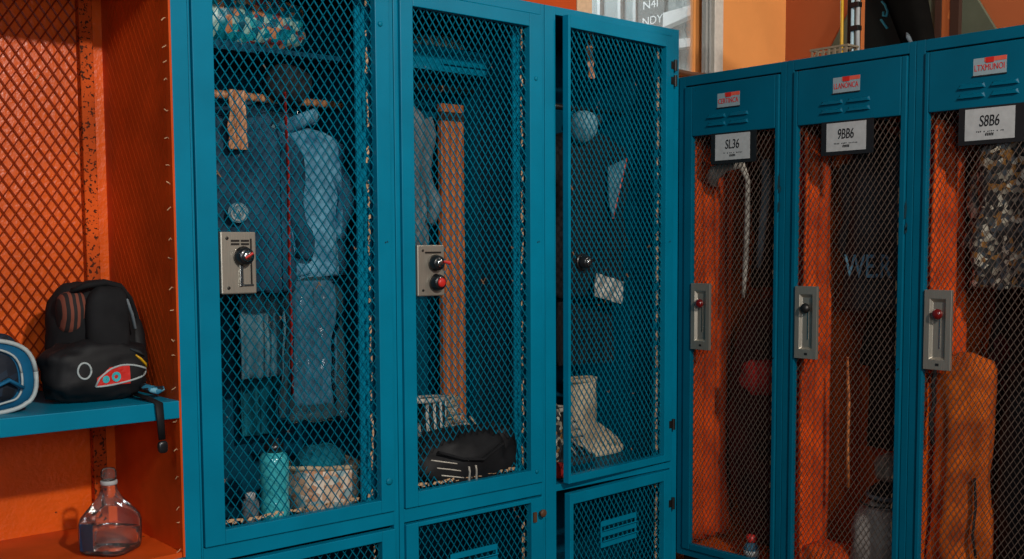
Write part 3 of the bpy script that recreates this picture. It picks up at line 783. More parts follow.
b = MB(); b.tube([(-1.955+.015*math.cos(a), fbp(-1.955+.015*math.cos(a), SZ+.077+.018*math.sin(a), .001), SZ+.077+.018*math.sin(a)) for a in [2*PI*i/24 for i in range(25)]], .0024, 8); b.build('ring', M['piping'], bp, bo_, smooth=True)
def pk(u, v, out=.0012):
    x, z = -1.925+u*1.16, SZ+.034+v*1.22
    return (x, fbp(x, z, out, .12), z)
ac = [(-.006+.112*i/14, .004+.040*math.sin(min(1, (i/14)**.6)*PI*.62)*(1-.35*(i/14)**3)) for i in range(15)]
b = MB(); b.tube([pk(*q) for q in ac]+[pk(.112-.0118*k, .004+.018*(1-k/10)**2) for k in range(11)]+[pk(*ac[0])], .0024, 8); b.build('pocket_piping', M['piping'], bp, bo_, smooth=True)
nu_, nv_ = 10, 6
def pw(i, j, out): u = -.003+.068*i/nu_; return pk(u, .005+(.006+.028*min(1, (i+2)/6))*j/nv_, out)
b = MB(); n0 = (nu_+1)*(nv_+1)
b.add([pw(i, j, .0015) for j in range(nv_+1) for i in range(nu_+1)], [(j*(nu_+1)+i, j*(nu_+1)+i+1, (j+1)*(nu_+1)+i+1, (j+1)*(nu_+1)+i) for j in range(nv_) for i in range(nu_)]); b.build('pocket_window', M['red'], bp, bo_, solid=.001)
def disc(cu, cv, r0, r1, out, name, mat):
    b = MB(); n = 20
    b.add([pk(cu+rr*math.cos(2*PI*k/n), cv+rr*math.sin(2*PI*k/n), out) for rr in (r0, r1) for k in range(n)], [(k, (k+1) % n, n+(k+1) % n, n+k) for k in range(n)]); b.build(name, mat, bp, bo_, solid=.001)
disc(.036, .020, .004, .0095, .0030, 'print_ring', M['tealglass'])
disc(.014, .017, .0008, .007, .0030, 'print_dot', M['tealglass'])
b = MB(); b.tube([pk(.080, .058), pk(.090, .050), pk(.100, .040), pk(.108, .030)], [.003, .006, .006, .003], 8, .5); b.build('bright_tag', M['yellow'], bp, bo_, smooth=True)
b = MB(); b.tube([pk(.070, .070), pk(.085, .064), pk(.100, .055)], [.004, .008, .005], 8, .5); b.build('patterned_patch', M['charcoal'], bp, bo_, smooth=True)
b = MB(); b.tube([(-1.812, .105, SZ+.03), (-1.80, .085, SZ+.022), (-1.785, .075, SZ+.018), (-1.772, .072, SZ+.022)], [.010, .014, .015, .010], 10, .6, .3, 2); b.build('cord_tail', M['blue_tail'], bp, bo_, smooth=True)
b = MB(); b.tube([(-1.832, .10, SZ+.012), (-1.825, .03, SZ+.006), (-1.820, -.010, SZ-.001), (-1.818, -.0125, SZ-.04), (-1.816, -.0125, SZ-.085)], [.011, .011, .011, .010, .009], 8, .25); b.build('hanging_strap', M['black_nylon'], bp, bo_, smooth=True)
b = MB(); b.blob((-1.815, -.0125, SZ-.102), (.012, .006, .015), 3, .1, 9, 2, None, 16, 12); b.build('strap_buckle', M['knob_black'], bp, bo_, smooth=True)
b = MB(); b.blob((-2.115, .355, SZ+.085), (.110, .030, .080), 2.3, .09, 4, 6, SZ+.002); o = b.build('net_sack', M['navy_net'], None, smooth=True)
o.location = (0, 0, 0)
tag(o, 'dark net sack bunched behind the blue duffel bag', 'sack')
# jug-like clear bottle
jug = thing('plastic_jug', 'clear square plastic jug on the orange floor below the shelf', 'bottle', (-1.888, .13, .486))
jo = (-1.888, .13, .486)
def jring(h, s, rnd):
    pts = []
    for k in range(40):
        a = 2*PI*k/40+PI/4; c, sn = math.cos(a), math.sin(a)
        p = rnd
        x = s*math.copysign(abs(c)**p, c); y = s*math.copysign(abs(sn)**p, sn)
        A = math.radians(38)
        pts.append((-1.888+x*math.cos(A)-y*math.sin(A), .13+x*math.sin(A)+y*math.cos(A), .486+h))
    return pts
b = MB(); b.loft([jring(*q) for q in ((.001, .050, .55), (.006, .058, .5), (.02, .060, .5), (.05, .061, .5), (.07, .061, .5), (.085, .058, .55), (.098, .050, .65), (.115, .038, .8), (.130, .027, .95), (.145, .020, 1), (.158, .0175, 1), (.164, .0175, 1))]); b.build('jug_body', M['clear'], jug, jo, smooth=True)
b = MB(); b.lathe([(.0185, .160), (.0195, .162), (.0195, .168), (.0185, .170)], (-1.888, .13, .486), 24); b.build('neck_ring', M['white'], jug, jo, smooth=True)
b = MB(); b.lathe([(.017, .170), (.0185, .178), (.0185, .190), (.014, .198), (.0005, .200)], (-1.888, .13, .486), 24); b.build('cap', M['clear'], jug, jo, smooth=True)
A = math.radians(38+45)
b = MB(); 
lp = []
b.obox((-1.9495, .1165, .486+.045), (.0105, -.0125, 0), (.0004, .0003, 0), (0, 0, .032)); b.build('label', M['blue_label'], jug, jo)
b = MB(); b.loft([jring(h, s*.94, r) for h, s, r in ((.004, .050, .55), (.01, .058, .5), (.03, .060, .5), (.052, .061, .5))]); b.build('water', M['clear'], jug, jo, smooth=True)

# ------------------------------------------------------------------ things in the first tall locker
F1 = .474
b = MB(); b.blob((-1.475, .245, 1.790), (.190, .085, .078), 3.0, .10, 4, 21, 1.7125, 56, 30); o = b.build('patterned_bag', M['sequin'], None, smooth=True); tag(o, 'teal patterned bag on the top shelf of the leftmost mesh locker', 'bag')
ho = thing('hoodie', 'dark navy hoodie with a round white crest, hung in the leftmost mesh locker', 'hoodie', (-1.475, .25, 1.535), math.radians(-22))
garment_mb(.27, .12, .45, 3.0, 5, 1.05, .13).build('garment_body', M['navy'], ho, smooth=True)
for s in (-1, 1): sleeve_mb(.25, .12, .50, s, 5+s, .040, .62).build('sleeve', M['navy'], ho, smooth=True)
MB().tube([(.07*math.cos(a), .04*math.sin(a)+.01, .0+.02*math.sin(a)) for a in [2*PI*i/20 for i in range(21)]], .022, 10, 1.1, .2, 4).build('hood', M['navy'], ho, smooth=True)
b = MB(); b.lathe([(.026, -.002), (.026, .002), (.0005, .002)], (-.01, -.082, -.245), 24, 'Y'); b.build('crest', M['grey_blue'], ho)
b = MB(); b.tube([(-.01+.017*math.cos(a), -.085, -.245+.02*math.sin(a)) for a in [2*PI*i/16 for i in range(17)]], .0022, 6); b.tube([(-.018, -.085, -.252), (-.01, -.086, -.236), (-.002, -.085, -.252)], .0022, 6); b.build('crest_emblem', M['white'], ho)
hanging_top('denim_jacket', 'light blue denim jacket hung on the wooden rod beside the hoodie', 'jacket', (-1.298, .245, 1.526), math.radians(-24), .225, .13, .40, M['denim'], 8.0, True, M['denim'], folds=6, amp=.24, rad=.034, spread=.02)
hanger('wooden clothes hanger holding the denim jacket on the rod', (-1.295, .25, 1.588), math.radians(-24), .2, 'wooden hangers on the rods')
hanger('wooden clothes hanger with the navy hoodie on the rod', (-1.475, .25, 1.588), math.radians(-22), .22, 'wooden hangers on the rods')
o = cloth_panel(.044, .15, .0, 2, 1.5, .006).build('cloth_strip', M['hanger_wood'], None, smooth=True); o.location = (-1.515, .17, 1.600); tag(o, 'tan cloth strip hanging from the rod in the leftmost mesh locker', 'cloth')
b = MB(); b.blob((-1.345, .21, 1.634), (.062, .05, .052), 2.2, .10, 6, 31); o = b.build('beanie', M['charcoal'], None, smooth=True); tag(o, 'dark grey cap hanging under the shelf above the denim jacket', 'cap')
tr_ = thing('trousers', 'long grey blue trousers hanging behind the navy hoodie', 'trousers', (-1.352, .325, 1.585), math.radians(-6))
for k, sx in enumerate((-.044, .044)):
    q = cloth_panel(.092, .745, .0, 4+k, 1.6, .010, thick=.014); q.v = [(x+sx, y+.012*k, z) for x, y, z in q.v]; q.build('trouser_leg', M['grey_blue'], tr_, smooth=True)
MB().tube([(-.08, 0, 0), (0, -.004, .004), (.08, 0, 0)], .012, 10).build('waistband', M['denim_dark'], tr_, smooth=True)
b = MB(); b.tube([(-1.402, .128, 1.60), (-1.398, .125, 1.40), (-1.402, .122, 1.15), (-1.396, .128, 1.0), (-1.402, .122, .92), (-1.398, .126, .815)], [.007]*6, 8, .35); o = b.build('red_strap', M['red_cloth'], None, smooth=True); tag(o, 'red strap hanging between the trousers and the plastic garment bag', 'strap')
gb = thing('garment_bag', 'clear plastic garment bag over dark jeans, below the denim jacket', 'bag', (-1.285, .20, 1.13), math.radians(-14))
garment_mb(.17, .11, .40, 5.0, 7, 1.1, .24).build('film', M['film'], gb, smooth=True)
for k, sx in enumerate((-.03, .03)):
    q = cloth_panel(.06, .34, 0, 9+k, 1.4, .008, thick=.016); q.v = [(x+sx, y, z-.02) for x, y, z in q.v]; q.build('jeans_leg', M['denim_dark'], gb, smooth=True)
o = cloth_panel(.13, .92, 0, 12, 2.5, .012, thick=.012).build('towel', M['teal_cloth'], None, smooth=True); o.location = (-1.335, .415, 1.585); o.rotation_euler = (0, 0, -.05); tag(o, 'teal towel hanging at the back above the teal bottle', 'towel')
bt = thing('water_bottle', 'tall teal drinking bottle standing beside the woven basket', 'bottle', (-1.435, .165, F1+.001))
b = MB(); b.lathe([(.0005, 0), (.036, .001), (.039, .006), (.039, .05), (.037, .055), (.037, .085), (.039, .09), (.039, .165), (.034, .18), (.024, .188)], (0, 0, 0), 28); b.build('bottle_body', M['tealglass'], bt, smooth=True)
b = MB(); b.lathe([(.026, .186), (.026, .208), (.014, .212), (.012, .222), (.0005, .223)], (0, 0, 0), 24); b.build('cap', M['knob_black'], bt, smooth=True)
cn = thing('spray_can', 'small pale can left of the teal bottle', 'can', (-1.535, .11, F1+.001))
b = MB(); b.lathe([(.0005, 0), (.022, .001), (.022, .075), (.016, .084)], (0, 0, 0), 20); b.build('can_body', M['grey_cloth'], cn, smooth=True)
b = MB(); b.lathe([(.013, .084), (.013, .10), (.0005, .102)], (0, 0, 0), 16); b.build('cap', M['white'], cn, smooth=True)
ba = thing('woven_basket', 'cream woven basket on the floor of the leftmost mesh locker', 'basket', (-1.270, .20, F1+.0005))
def bring(h, k, inn=0):
    return [((.098-inn)*k*math.copysign(abs(math.cos(a))**.55, math.cos(a)), (.085-inn)*k*math.copysign(abs(math.sin(a))**.55, math.sin(a)), h+.008*math.sin(2*a)*(h > .1)) for a in [2*PI*i/48 for i in range(48)]]
b = MB(); b.loft([bring(.001, .9), bring(.03, .98), bring(.07, 1.03), bring(.105, 1.0), bring(.125, 1.02), bring(.128, .98, .004), bring(.10, .93, .008), bring(.03, .9, .01)]); b.build('basket_body', M['woven'], ba, smooth=True)
b = MB(); b.tube([(x*1.0, y*1.0, z) for x, y, z in bring(.127, 1.0)]+[bring(.127, 1.0)[0]], .007, 8); b.build('rim', M['cream'], ba, smooth=True)
b = MB(); b.blob((-1.283, .19, F1+.135), (.070, .060, .050), 2.3, .14, 7, 8); o = b.build('bundled_cloth', M['teal_cloth'], None, smooth=True); tag(o, 'dark teal cloth bundled in the top of the woven basket', 'cloth')

# ------------------------------------------------------------------ things in the second tall locker
b = MB(); b.blob((-.985, .36, 1.80), (.125, .085, .065), 2.8, .12, 5, 41, 1.7385); o = b.build('sequin_bundle', M['sequin'], None, smooth=True); tag(o, 'teal sequinned bundle behind the louvered shelf edge', 'bundle')
b = MB(); b.blob((-.745, .36, 1.795), (.090, .080, .058), 2.8, .08, 5, 42, 1.7385); o = b.build('striped_pouch', M['stripe_bw'], None, smooth=True); o.data.materials[0] = stripes('teal_tan_stripes', srgb(20, 110, 126), srgb(200, 176, 150), 26, 'X', .6); tag(o, 'teal pouch with pale stripes on the louvered shelf, right of the sequinned bundle', 'pouch')
b = MB(); b.tube([(-1.145, .33, 1.690), (-.612, .33, 1.690)], .010, 12); b.build('hanging_rod', M['steel_dark'], L2, o2, smooth=True)
hanging_top('grey_shirt', 'grey shirt hanging on the left in the two-knob locker', 'shirt', (-.945, .29, 1.635), math.radians(-30), .185, .11, .50, M['grey_cloth'], 12.0, True, M['grey_cloth'], rad=.032, amp=.2, spread=.02)
hanger('wooden clothes hanger with the grey shirt', (-.945, .33, 1.683), math.radians(-30), .2, 'wooden hangers on the rods')
pl = thing('wooden_board', 'orange wooden board standing upright at the back of the two-knob locker', 'board', (-.677, .365, F1+.001))
b = MB(); b.box(-.046, .046, -.011, .011, 0, 1.175); b.build('plank', M['wood'], pl, bevel=.003)
b = MB(); b.box(-.0465, .0465, -.0115, .0115, 1.12, 1.150); b.build('end_band', M['dark_brown'], pl, bevel=.002)
sb_ = thing('sports_bag', 'black sports bag with white stripes on the floor of the two-knob locker', 'bag', (-.815, .135, F1))
so_ = (-.815, .135, F1)
b = MB(); b.blob((-.865, .094, F1+.098), (.202, .092, .100), 2.3, .12, 4, 51, F1+.001, 64, 36); fsb = front_of(b); b.build('bag_body', M['black_nylon'], sb_, so_, smooth=True)
b = MB(); b.blob((-.735, .085, F1+.135), (.055, .06, .065), 2.2, .16, 6, 53); b.build('bag_end', M['black_nylon'], sb_, so_, smooth=True)
b = MB(); b.tube([(-1.00, .02, F1+.15), (-.93, -.004, F1+.125), (-.86, -.008, F1+.115), (-.78, .0, F1+.15)], .008, 8, .5); b.build('handle', M['black_fab'], sb_, so_, smooth=True)
for k in range(2):
    b = MB(); x = -.895+k*.026
    b.tube([(x+d_, fsb(x+d_, F1+h_, -.001, .05), F1+h_) for d_, h_ in ((-.012, .100), (-.008, .085), (-.004, .07), (0, .055), (.002, .04), (.004, .022))], .0062, 8, .4); b.build('stripe', M['white_cloth'], sb_, so_, smooth=True)
for k in range(3):
    b = MB(); z = .128-k*.022; x0 = -1.018+k*.012
    b.tube([(x0+d_, fsb(x0+d_, F1+z-d_*.22, -.001, .06), F1+z-d_*.22) for d_ in (0, .015, .03, .045, .06, .075)], .0044, 8, .45); b.build('stripe', M['white_cloth'], sb_, so_, smooth=True)
sx = thing('shoe_box', 'dark shoe box behind the black sports bag, two high-top shoes on it', 'box', (-.79, .275, F1))
b = MB(); b.box(-.16, .16, -.085, .085, .0005, .080); b.build('box_body', M['teal_in_shade'], sx, bevel=.002)
b = MB(); b.box(-.163, .163, -.088, .088, .078, .098); b.build('lid', M['charcoal'], sx, bevel=.002)
boot('high_top', 'black and white striped high-top shoe above the black sports bag', 'shoe', (-.845, .228, F1+.099), math.radians(-6), M['stripe_bw'], M['white_cloth'], M['white_cloth'], .20, .15, 0, lace_mat=M['white_cloth'])
boot('high_top', 'tan suede high-top shoe beside the striped high-top', 'shoe', (-.735, .315, F1+.099), math.radians(-4), M['cream'], M['white_cloth'], M['cream'], .19, .13, 0)
o = cloth_panel(.07, .16, 0, 17, 1.5, .010, thick=.012).build('pale_sock', M['grey_blue'], None, smooth=True); o.location = (-1.0, .25, .86); o.rotation_euler = (0, .25, -.3); tag(o, 'pale blue sock hanging above the striped shoe', 'sock')

# ------------------------------------------------------------------ things in the third tall locker
o = cloth_panel(.026, .15, 0, 3, 1, .006).build('rag_strip', M['hanger_wood'], None, smooth=True); o.location = (-.265, .15, 1.895); tag(o, 'tan rag strip hanging from the roof of the corner mesh locker', 'rag')
b = MB(); b.blob((-.285, .165, 1.59), (.046, .045, .052), 2.2, .08, 6, 61); o = b.build('knit_hat', M['grey_blue'], None, smooth=True); tag(o, 'pale grey knit cap above the black jacket', 'cap')
b = MB(); b.tube([(-.602, .25, 1.66), (-.007, .25, 1.66)], .010, 12); b.build('hanging_rod', M['steel_dark'], L3, o3, smooth=True)
jk = hanging_top('black_jacket', 'black jacket with a pale lapel hung in the corner mesh locker', 'jacket', (-.225, .235, 1.590), math.radians(-16), .29, .16, .56, M['black_fab'], 17.0, True, M['charcoal'], rad=.038, amp=.16, spread=.025)
q = MB(); q.add([(.045, -.098, -.13), (.125, -.080, -.10), (.060, -.100, -.30), (.045, -.103, -.24), (.045, -.105, -.13), (.125, -.087, -.10), (.060, -.107, -.30), (.045, -.110, -.24)],
              [(0,1,2,3), (7,6,5,4), (0,4,5,1), (1,5,6,2), (2,6,7,3), (3,7,4,0)]); q.build('lapel', M['grey_blue'], jk)
MB().tube([(.126, -.084, -.10), (.062, -.104, -.30)], .004, 6).build('lapel_edge', M['coral'], jk, smooth=True)
hanger('wooden clothes hanger with the black jacket in the corner mesh locker', (-.225, .25, 1.653), math.radians(-16), .26, 'wooden hangers on the rods')
bt_ = thing('black_trousers', 'black trousers hanging under the black jacket', 'trousers', (-.225, .22, 1.16), math.radians(-14))
for k, sx in enumerate((-.055, .055)):
    q = cloth_panel(.10, .36, 0, 7+k, 1.5, .012, thick=.02); q.v = [(x+sx, y, z) for x, y, z in q.v]; q.build('trouser_leg', M['black_fab'], bt_, smooth=True)
o = cloth_panel(.125, .075, .02, 23, 2, .012, thick=.016).build('white_towel', M['white_cloth'], None, smooth=True); o.location = (-.205, .120, 1.095); o.rotation_euler = (0, .25, -.2); tag(o, 'folded white towel between the black jacket and trousers', 'towel')
boot('boot', 'cream suede boot on the floor of the corner mesh locker, toe to the right', 'boot', (-.178, .255, F1+.001), math.radians(-4), M['cream'], M['cream'], M['cream'], .245, .25, 0)
boot('high_top', 'dark shoe with white stripes left of the cream suede boot', 'shoe', (-.362, .205, F1+.001), math.radians(-10), M['black_fab'], M['charcoal'], M['white_cloth'], .22, .17, 0, stripes_n=3, lace_mat=M['white_cloth'])
b = MB(); b.blob((-.475, .16, F1+.125), (.055, .07, .125), 2.4, .12, 6, 71, F1+.001); o = b.build('patterned_sack', M['camo'], None, smooth=True); tag(o, 'patterned sack in the gap of the ajar corner locker', 'sack')
b = MB(); b.lathe([(.0005, 0), (.026, .003), (.031, .018), (.029, .034), (.018, .046), (.0005, .049)], (0, 0, 0), 24); o = b.build('ball', M['red_cloth'], None, smooth=True); o.location = (-.50, .058, F1); tag(o, 'dark red ball on the floor at the gap of the ajar corner locker', 'ball')

# ------------------------------------------------------------------ things in the narrow lockers
FB = .1765
# corner locker
o = cloth_panel(.20, 1.34, .0, 2, 3.2, .014, thick=.012).build('orange_cloth', M['orange_cloth'], None, smooth=True); o.location = (.135, -.040, 1.54); tag(o, 'long orange cloth hanging at the left of the narrow locker in the corner', 'cloth')
c1 = hanging_top('black_coat', 'long black coat filling the narrow locker in the corner', 'coat', (.32, -.215, 1.50), PI/2, .25, .14, .44, M['black_fab'], 21.0, True, M['charcoal'], rad=.042, amp=.12, flare=1.1, spread=.02)
hanger('wooden clothes hanger with the long black coat in the corner narrow locker', (.34, -.215, 1.556), PI/2, .22, 'hangers in the narrow lockers')
sc = thing('scarf', 'pale grey scarf hanging behind the number card of the corner narrow locker', 'scarf', (.08, -.19, 1.46))
so2 = (.08, -.19, 1.46)
b = MB(); b.tube([(.07, -.08, 1.404), (.07, -.097, 1.440), (.07, -.15, 1.462), (.072, -.206, 1.459), (.074, -.227, 1.41), (.076, -.225, 1.281), (.08, -.215, 1.126), (.08, -.208, 1.03)], [.024, .026, .019, .013, .010, .010, .010, .006], 12, .45, .35, 5); b.build('scarf_end', M['white_cloth'], sc, so2, smooth=True)
b = MB(); b.tube([(.075, -.292, 1.47), (.07, -.305, 1.40), (.07, -.296, 1.30), (.074, -.282, 1.20), (.078, -.270, 1.127)], [.016, .020, .016, .013, .008], 12, .45, .35, 8); b.build('scarf_end', M['grey_cloth'], sc, so2, smooth=True)
b = MB(); b.tube([(.072, -.15, 1.462), (.075, -.19, 1.52), (.078, -.211, 1.577), (.078, -.24, 1.53), (.075, -.29, 1.465)], .007, 8, .5); b.build('scarf_loop', M['charcoal'], sc, so2, smooth=True)
b = MB(); b.blob((.072, -.285, .775), (.030, .075, .060), 2.3, .15, 6, 81); o = b.build('red_pouch', M['red_cloth'], None, smooth=True); tag(o, 'dark red pouch in front of the big dark duffel in the corner narrow locker', 'pouch')
b = MB(); b.blob((.255, -.230, .61), (.150, .160, .425), 2.4, .08, 4, 84, FB+.001, 56, 48); o = b.build('black_duffel', M['maroon'], None, smooth=True); tag(o, 'tall dark maroon duffel bag filling the lower part of the narrow locker in the corner', 'bag')
fb = thing('drink_bottle', 'small red capped bottle in front of the maroon duffel bag', 'bottle', (.050, -.275, FB))
b = MB(); b.lathe([(.0005, 0), (.022, .001), (.024, .01), (.024, .045), (.012, .06)], (0, 0, 0), 20); b.build('bottle_body', M['denim_dark'], fb, smooth=True)
b = MB(); b.lathe([(.0255, .016), (.0255, .032)], (0, 0, 0), 20); b.build('label', M['white'], fb, smooth=True)
b = MB(); b.lathe([(.014, .058), (.017, .064), (.017, .082), (.0005, .085)], (0, 0, 0), 20); b.build('cap', M['red'], fb, smooth=True)
# middle locker
o = cloth_panel(.15, 1.345, .0, 5, 2.6, .013, thick=.012).build('orange_cloth', M['orange_cloth'], None, smooth=True); o.location = (.115, -.462, 1.54); tag(o, 'long orange cloth hanging at the left of the middle narrow locker', 'cloth')
ts = hanging_top('tshirt', 'grey green printed T-shirt hung in the middle narrow locker', 'shirt', (.215, -.633, 1.50), PI/2, .24, .13, .50, M['charcoal'], 25.0, True, M['charcoal'], rad=.036, amp=.12, spread=.02)
b = text_mesh('WE.R', 'shirt_print', M['denim'], ts, (-.085, -.40, .075, -.33), lambda u, v, o: Vector((-u, .083+o, v)), .008)
hanger('wooden clothes hanger with the grey green T-shirt', (.215, -.633, 1.556), PI/2, .2, 'hangers in the narrow lockers')
hanging_top('floral_shirt', 'brown patterned shirt right of the grey green T-shirt', 'shirt', (.285, -.770, 1.47), math.radians(80), .09, .07, .48, M['floral'], 27.0, False, M['floral'], amp=.2)
hanging_top('dark_coat', 'dark coat hanging behind the grey green T-shirt', 'coat', (.365, -.632, 1.47), PI/2, .24, .10, .92, M['black_fab'], 29.0, True, M['maroon'], rad=.036, amp=.12, spread=.02)
b = MB(); b.blob((.165, -.712, .30), (.110, .108, .135), 3.0, .08, 5, 91, FB+.001, 56, 32); o = b.build('grey_bag', M['grey_cloth'], None, smooth=True); o.data.materials[0] = fabric('pale_grey_canvas', srgb(176, 166, 158), srgb(120, 108, 104)); tag(o, 'pale grey bag at the bottom of the middle narrow locker', 'bag')
cp = thing('peaked_cap', 'black peaked cap lying on the pale grey bag', 'cap', (.165, -.712, .432))
b = MB(); b.lathe([(.074, 0), (.076, .012), (.070, .034), (.048, .052), (.0005, .060)], (0, 0, 0), 32); b.build('crown', M['black_fab'], cp, smooth=True)
b = MB(); b.loft([[((-.060-.055*math.cos(a)*1.0)*1.0, .070*math.sin(a), .004+dz-.010*math.cos(a)) for a in [-PI/2+PI*i/16 for i in range(17)]] for dz in (0, .005)], closed=False); b.build('peak', M['black_fab'], cp, solid=.004, smooth=True)
b = MB(); b.tube([(.077*math.cos(a), .077*math.sin(a), .014) for a in [2*PI*i/32 for i in range(33)]], .005, 8, 1.4); b.build('band', M['grey_cloth'], cp, smooth=True)
b = MB(); b.blob((.170, -.715, .528), (.062, .066, .046), 2.3, .12, 8, 95); o = b.build('knit_hat', M['cream'], None, smooth=True); o.data.materials[0] = fabric('grey_beige_knit', srgb(170, 156, 140), srgb(96, 88, 80), .95, 160, 40, 0, .8); tag(o, 'grey beige knit hat on top of the black peaked cap', 'hat')
b = MB(); b.blob((.11, -.535, .215), (.075, .085, .055), 3.6, .16, 6, 97, FB+.001); o = b.build('orange_sack', M['orange_cloth'], None, smooth=True); tag(o, 'orange sack on the floor beside the pale grey bag', 'sack')
b = MB(); b.tube([(.10, -.585, .86), (.10, -.592, .72), (.105, -.588, .60), (.10, -.594, .46)], [.004, .006, .005, .008], 8, .6, .3, 3); o = b.build('rope', M['wood'], None, smooth=True); tag(o, 'orange rope dangling beside the black peaked cap', 'rope')
# locker at the right edge
o = cloth_panel(.17, .70, .0, 8, 2.8, .012, thick=.012).build('orange_cloth', M['orange_cloth'], None, smooth=True); o.location = (.125, -.886, 1.54); tag(o, 'orange cloth hanging at the top left of the rightmost narrow locker', 'cloth')
ov = thing('overalls', 'burnt orange canvas overalls in the rightmost narrow locker, black straps', 'overalls', (.105, -.955, .90), PI/2)
garment_mb(.165, .085, .715, 31.0, 5, 1.10, .34, .035).build('garment_body', M['burnt_cloth'], ov, smooth=True)
b = MB(); b.tube([(.062, .044, -.03), (.070, .050, -.09), (.066, .047, -.14), (.073, .052, -.19), (.066, .050, -.26)], .009, 8, .5); b.build('strap', M['black_fab'], ov, smooth=True)
b = MB(); b.tube([(-.055, .046, -.34), (-.062, .050, -.42), (-.056, .052, -.50), (-.066, .050, -.56)], .005, 8, .6); b.build('strap', M['black_fab'], ov, smooth=True)
hanging_top('camouflage_jacket', 'grey camouflage jacket hung in the rightmost narrow locker', 'jacket', (.165, -1.07, 1.50), PI/2, .25, .14, .42, M['camo'], 35.0, True, M['camo'], rad=.036, amp=.2, spread=.02)
hanger('wooden clothes hanger with the camouflage jacket', (.165, -1.055, 1.556), PI/2, .2, 'hangers in the narrow lockers')
hanging_top('checked_coat', 'long black and red checked coat behind the camouflage jacket', 'coat', (.36, -1.055, 1.49), PI/2, .24, .11, 1.05, M['plaid'], 37.0, True, M['plaid'], rad=.036, amp=.12, spread=.02)
b = MB(); b.blob((.20, -1.12, .55), (.105, .095, .37), 2.6, .10, 4, 101, FB+.001, 56, 36); o = b.build('kit_bag', M['black_nylon'], None, smooth=True); tag(o, 'tall black kit bag standing behind the burnt orange overalls', 'bag')
# ------------------------------------------------------------------ things on top of the narrow lockers
TZ = 1.7555
bb = thing('black_bag', 'large black bag standing on top of the narrow lockers', 'bag', (.22, -.72, TZ))
bo3 = (.22, -.72, TZ)
def bbring(z):
    t = (z-TZ)/.42; yl = -.625+.115*(1-t)**2*-1-.0*t; ring = []
    yl = -.715+.18*t; yr = -.792+.08*t
    cy, hy = (yl+yr)/2, (yl-yr)/2+.0; hx = .05*(1-.25*t)
    for k in range(40):
        a = 2*PI*k/40
        n = noise.noise(Vector((math.cos(a)*1.5, math.sin(a)*1.5, z*6)))
        ring.append((.188+hx*math.copysign(abs(math.sin(a))**.7, math.sin(a))*(1+.05*n), cy+hy*math.copysign(abs(math.cos(a))**.7, math.cos(a))*(1+.03*n), z))
    return ring
b = MB(); b.loft([bbring(TZ+.001+.42*i/24) for i in range(25)]); b.build('bag_body', M['bag_black'], bb, bo3, smooth=True)
b = MB(); b.tube([(.142, -.735, TZ+.055), (.136, -.742, TZ+.04), (.136, -.75, TZ+.025)], [.004, .008, .006], 8, .6, .4, 2); b.build('buckle', M['grey_cloth'], bb, bo3, smooth=True)
db = thing('dark_board', 'dark board with a cyan mark standing behind the metal rail on the narrow lockers', 'board', (.25, -.62, TZ))
b = MB(); b.box(.245, .265, -.71, -.532, TZ+.001, TZ+.5); b.build('panel', M['charcoal'], db, (.25, -.62, TZ), bevel=.003)
db.children[0].data.materials[0] = fabric('dark_olive_board', srgb(56, 54, 46), srgb(46, 44, 38), .8, 300, 4, 0, .1)
b = MB()
b.tube([(.243, -.592, TZ+.182), (.243, -.602, TZ+.170), (.243, -.612, TZ+.150), (.243, -.608, TZ+.135), (.243, -.597, TZ+.138), (.243, -.598, TZ+.150)], .0055, 6, .6)
b.tube([(.243, -.590, TZ+.128), (.243, -.612, TZ+.098)], .0055, 6, .6); b.build('cyan_mark', M['cyan_paint'], db, (.25, -.62, TZ), smooth=True)
rl = thing('metal_rail', 'pale blue metal rail with dark clamps on top of the narrow lockers', 'rail', (.19, -.535, TZ))
ro = (.19, -.535, TZ)
b = MB(); b.box(.185, .195, -.5295, -.5225, TZ+.0005, TZ+.5); b.build('rail', M['paleblue'], rl, ro, bevel=.001)
b = MB(); b.tube([(.19, -.545, TZ+.012), (.19, -.543, TZ+.12), (.19, -.547, TZ+.5)], .0065, 10); b.build('tube', M['white'], rl, ro, smooth=True)
for z in (.012, .095, .165, .26): 
    b = MB(); b.box(.178, .200, -.552, -.522, TZ+z, TZ+z+.016); b.build('clamp', M['steel_dark'], rl, ro, bevel=.002)
b = MB(); b.tube([(.19, -.4885, TZ+.001), (.19, -.489, TZ+.07), (.19, -.486, TZ+.5)], .005, 10); o = b.build('yellow_rod', M['yellow'], None, smooth=True); tag(o, 'thin yellow rod standing left of the metal rail', 'rod')
b = MB(); b.box(.20, .215, -.515, -.500, TZ+.001, TZ+.5); o = b.build('brown_stick', M['dark_brown'], None, bevel=.002); tag(o, 'dark brown stick standing between the yellow rod and the metal rail', 'stick')
cr = thing('wire_crate', 'small grey slatted crate on top of the narrow lockers', 'crate', (.105, -.515, TZ))
co_ = (.105, -.515, TZ)
y0, y1, x0, x1 = -.452, -.478-.105, .075, .135
b = MB()
b.box(x0, x1, y1, y0, TZ+.001, TZ+.008)
for z in (TZ+.032,): b.box(x0, x0+.006, y1, y0, z, z+.006); b.box(x1-.006, x1, y1, y0, z, z+.006); b.box(x0+.006, x1-.006, y1, y1+.006, z, z+.006); b.box(x0+.006, x1-.006, y0-.006, y0, z, z+.006)
b.build('crate_rim', M['crate'], cr, co_)
for k in range(7):
    y = y0-.004-k*.0195; MB().box(x0+.001, x0+.005, y-.006, y, TZ+.008, TZ+.032).build('slat', M['crate'], cr, co_); MB().box(x1-.005, x1-.001, y-.006, y, TZ+.008, TZ+.032).build('slat', M['crate'], cr, co_)
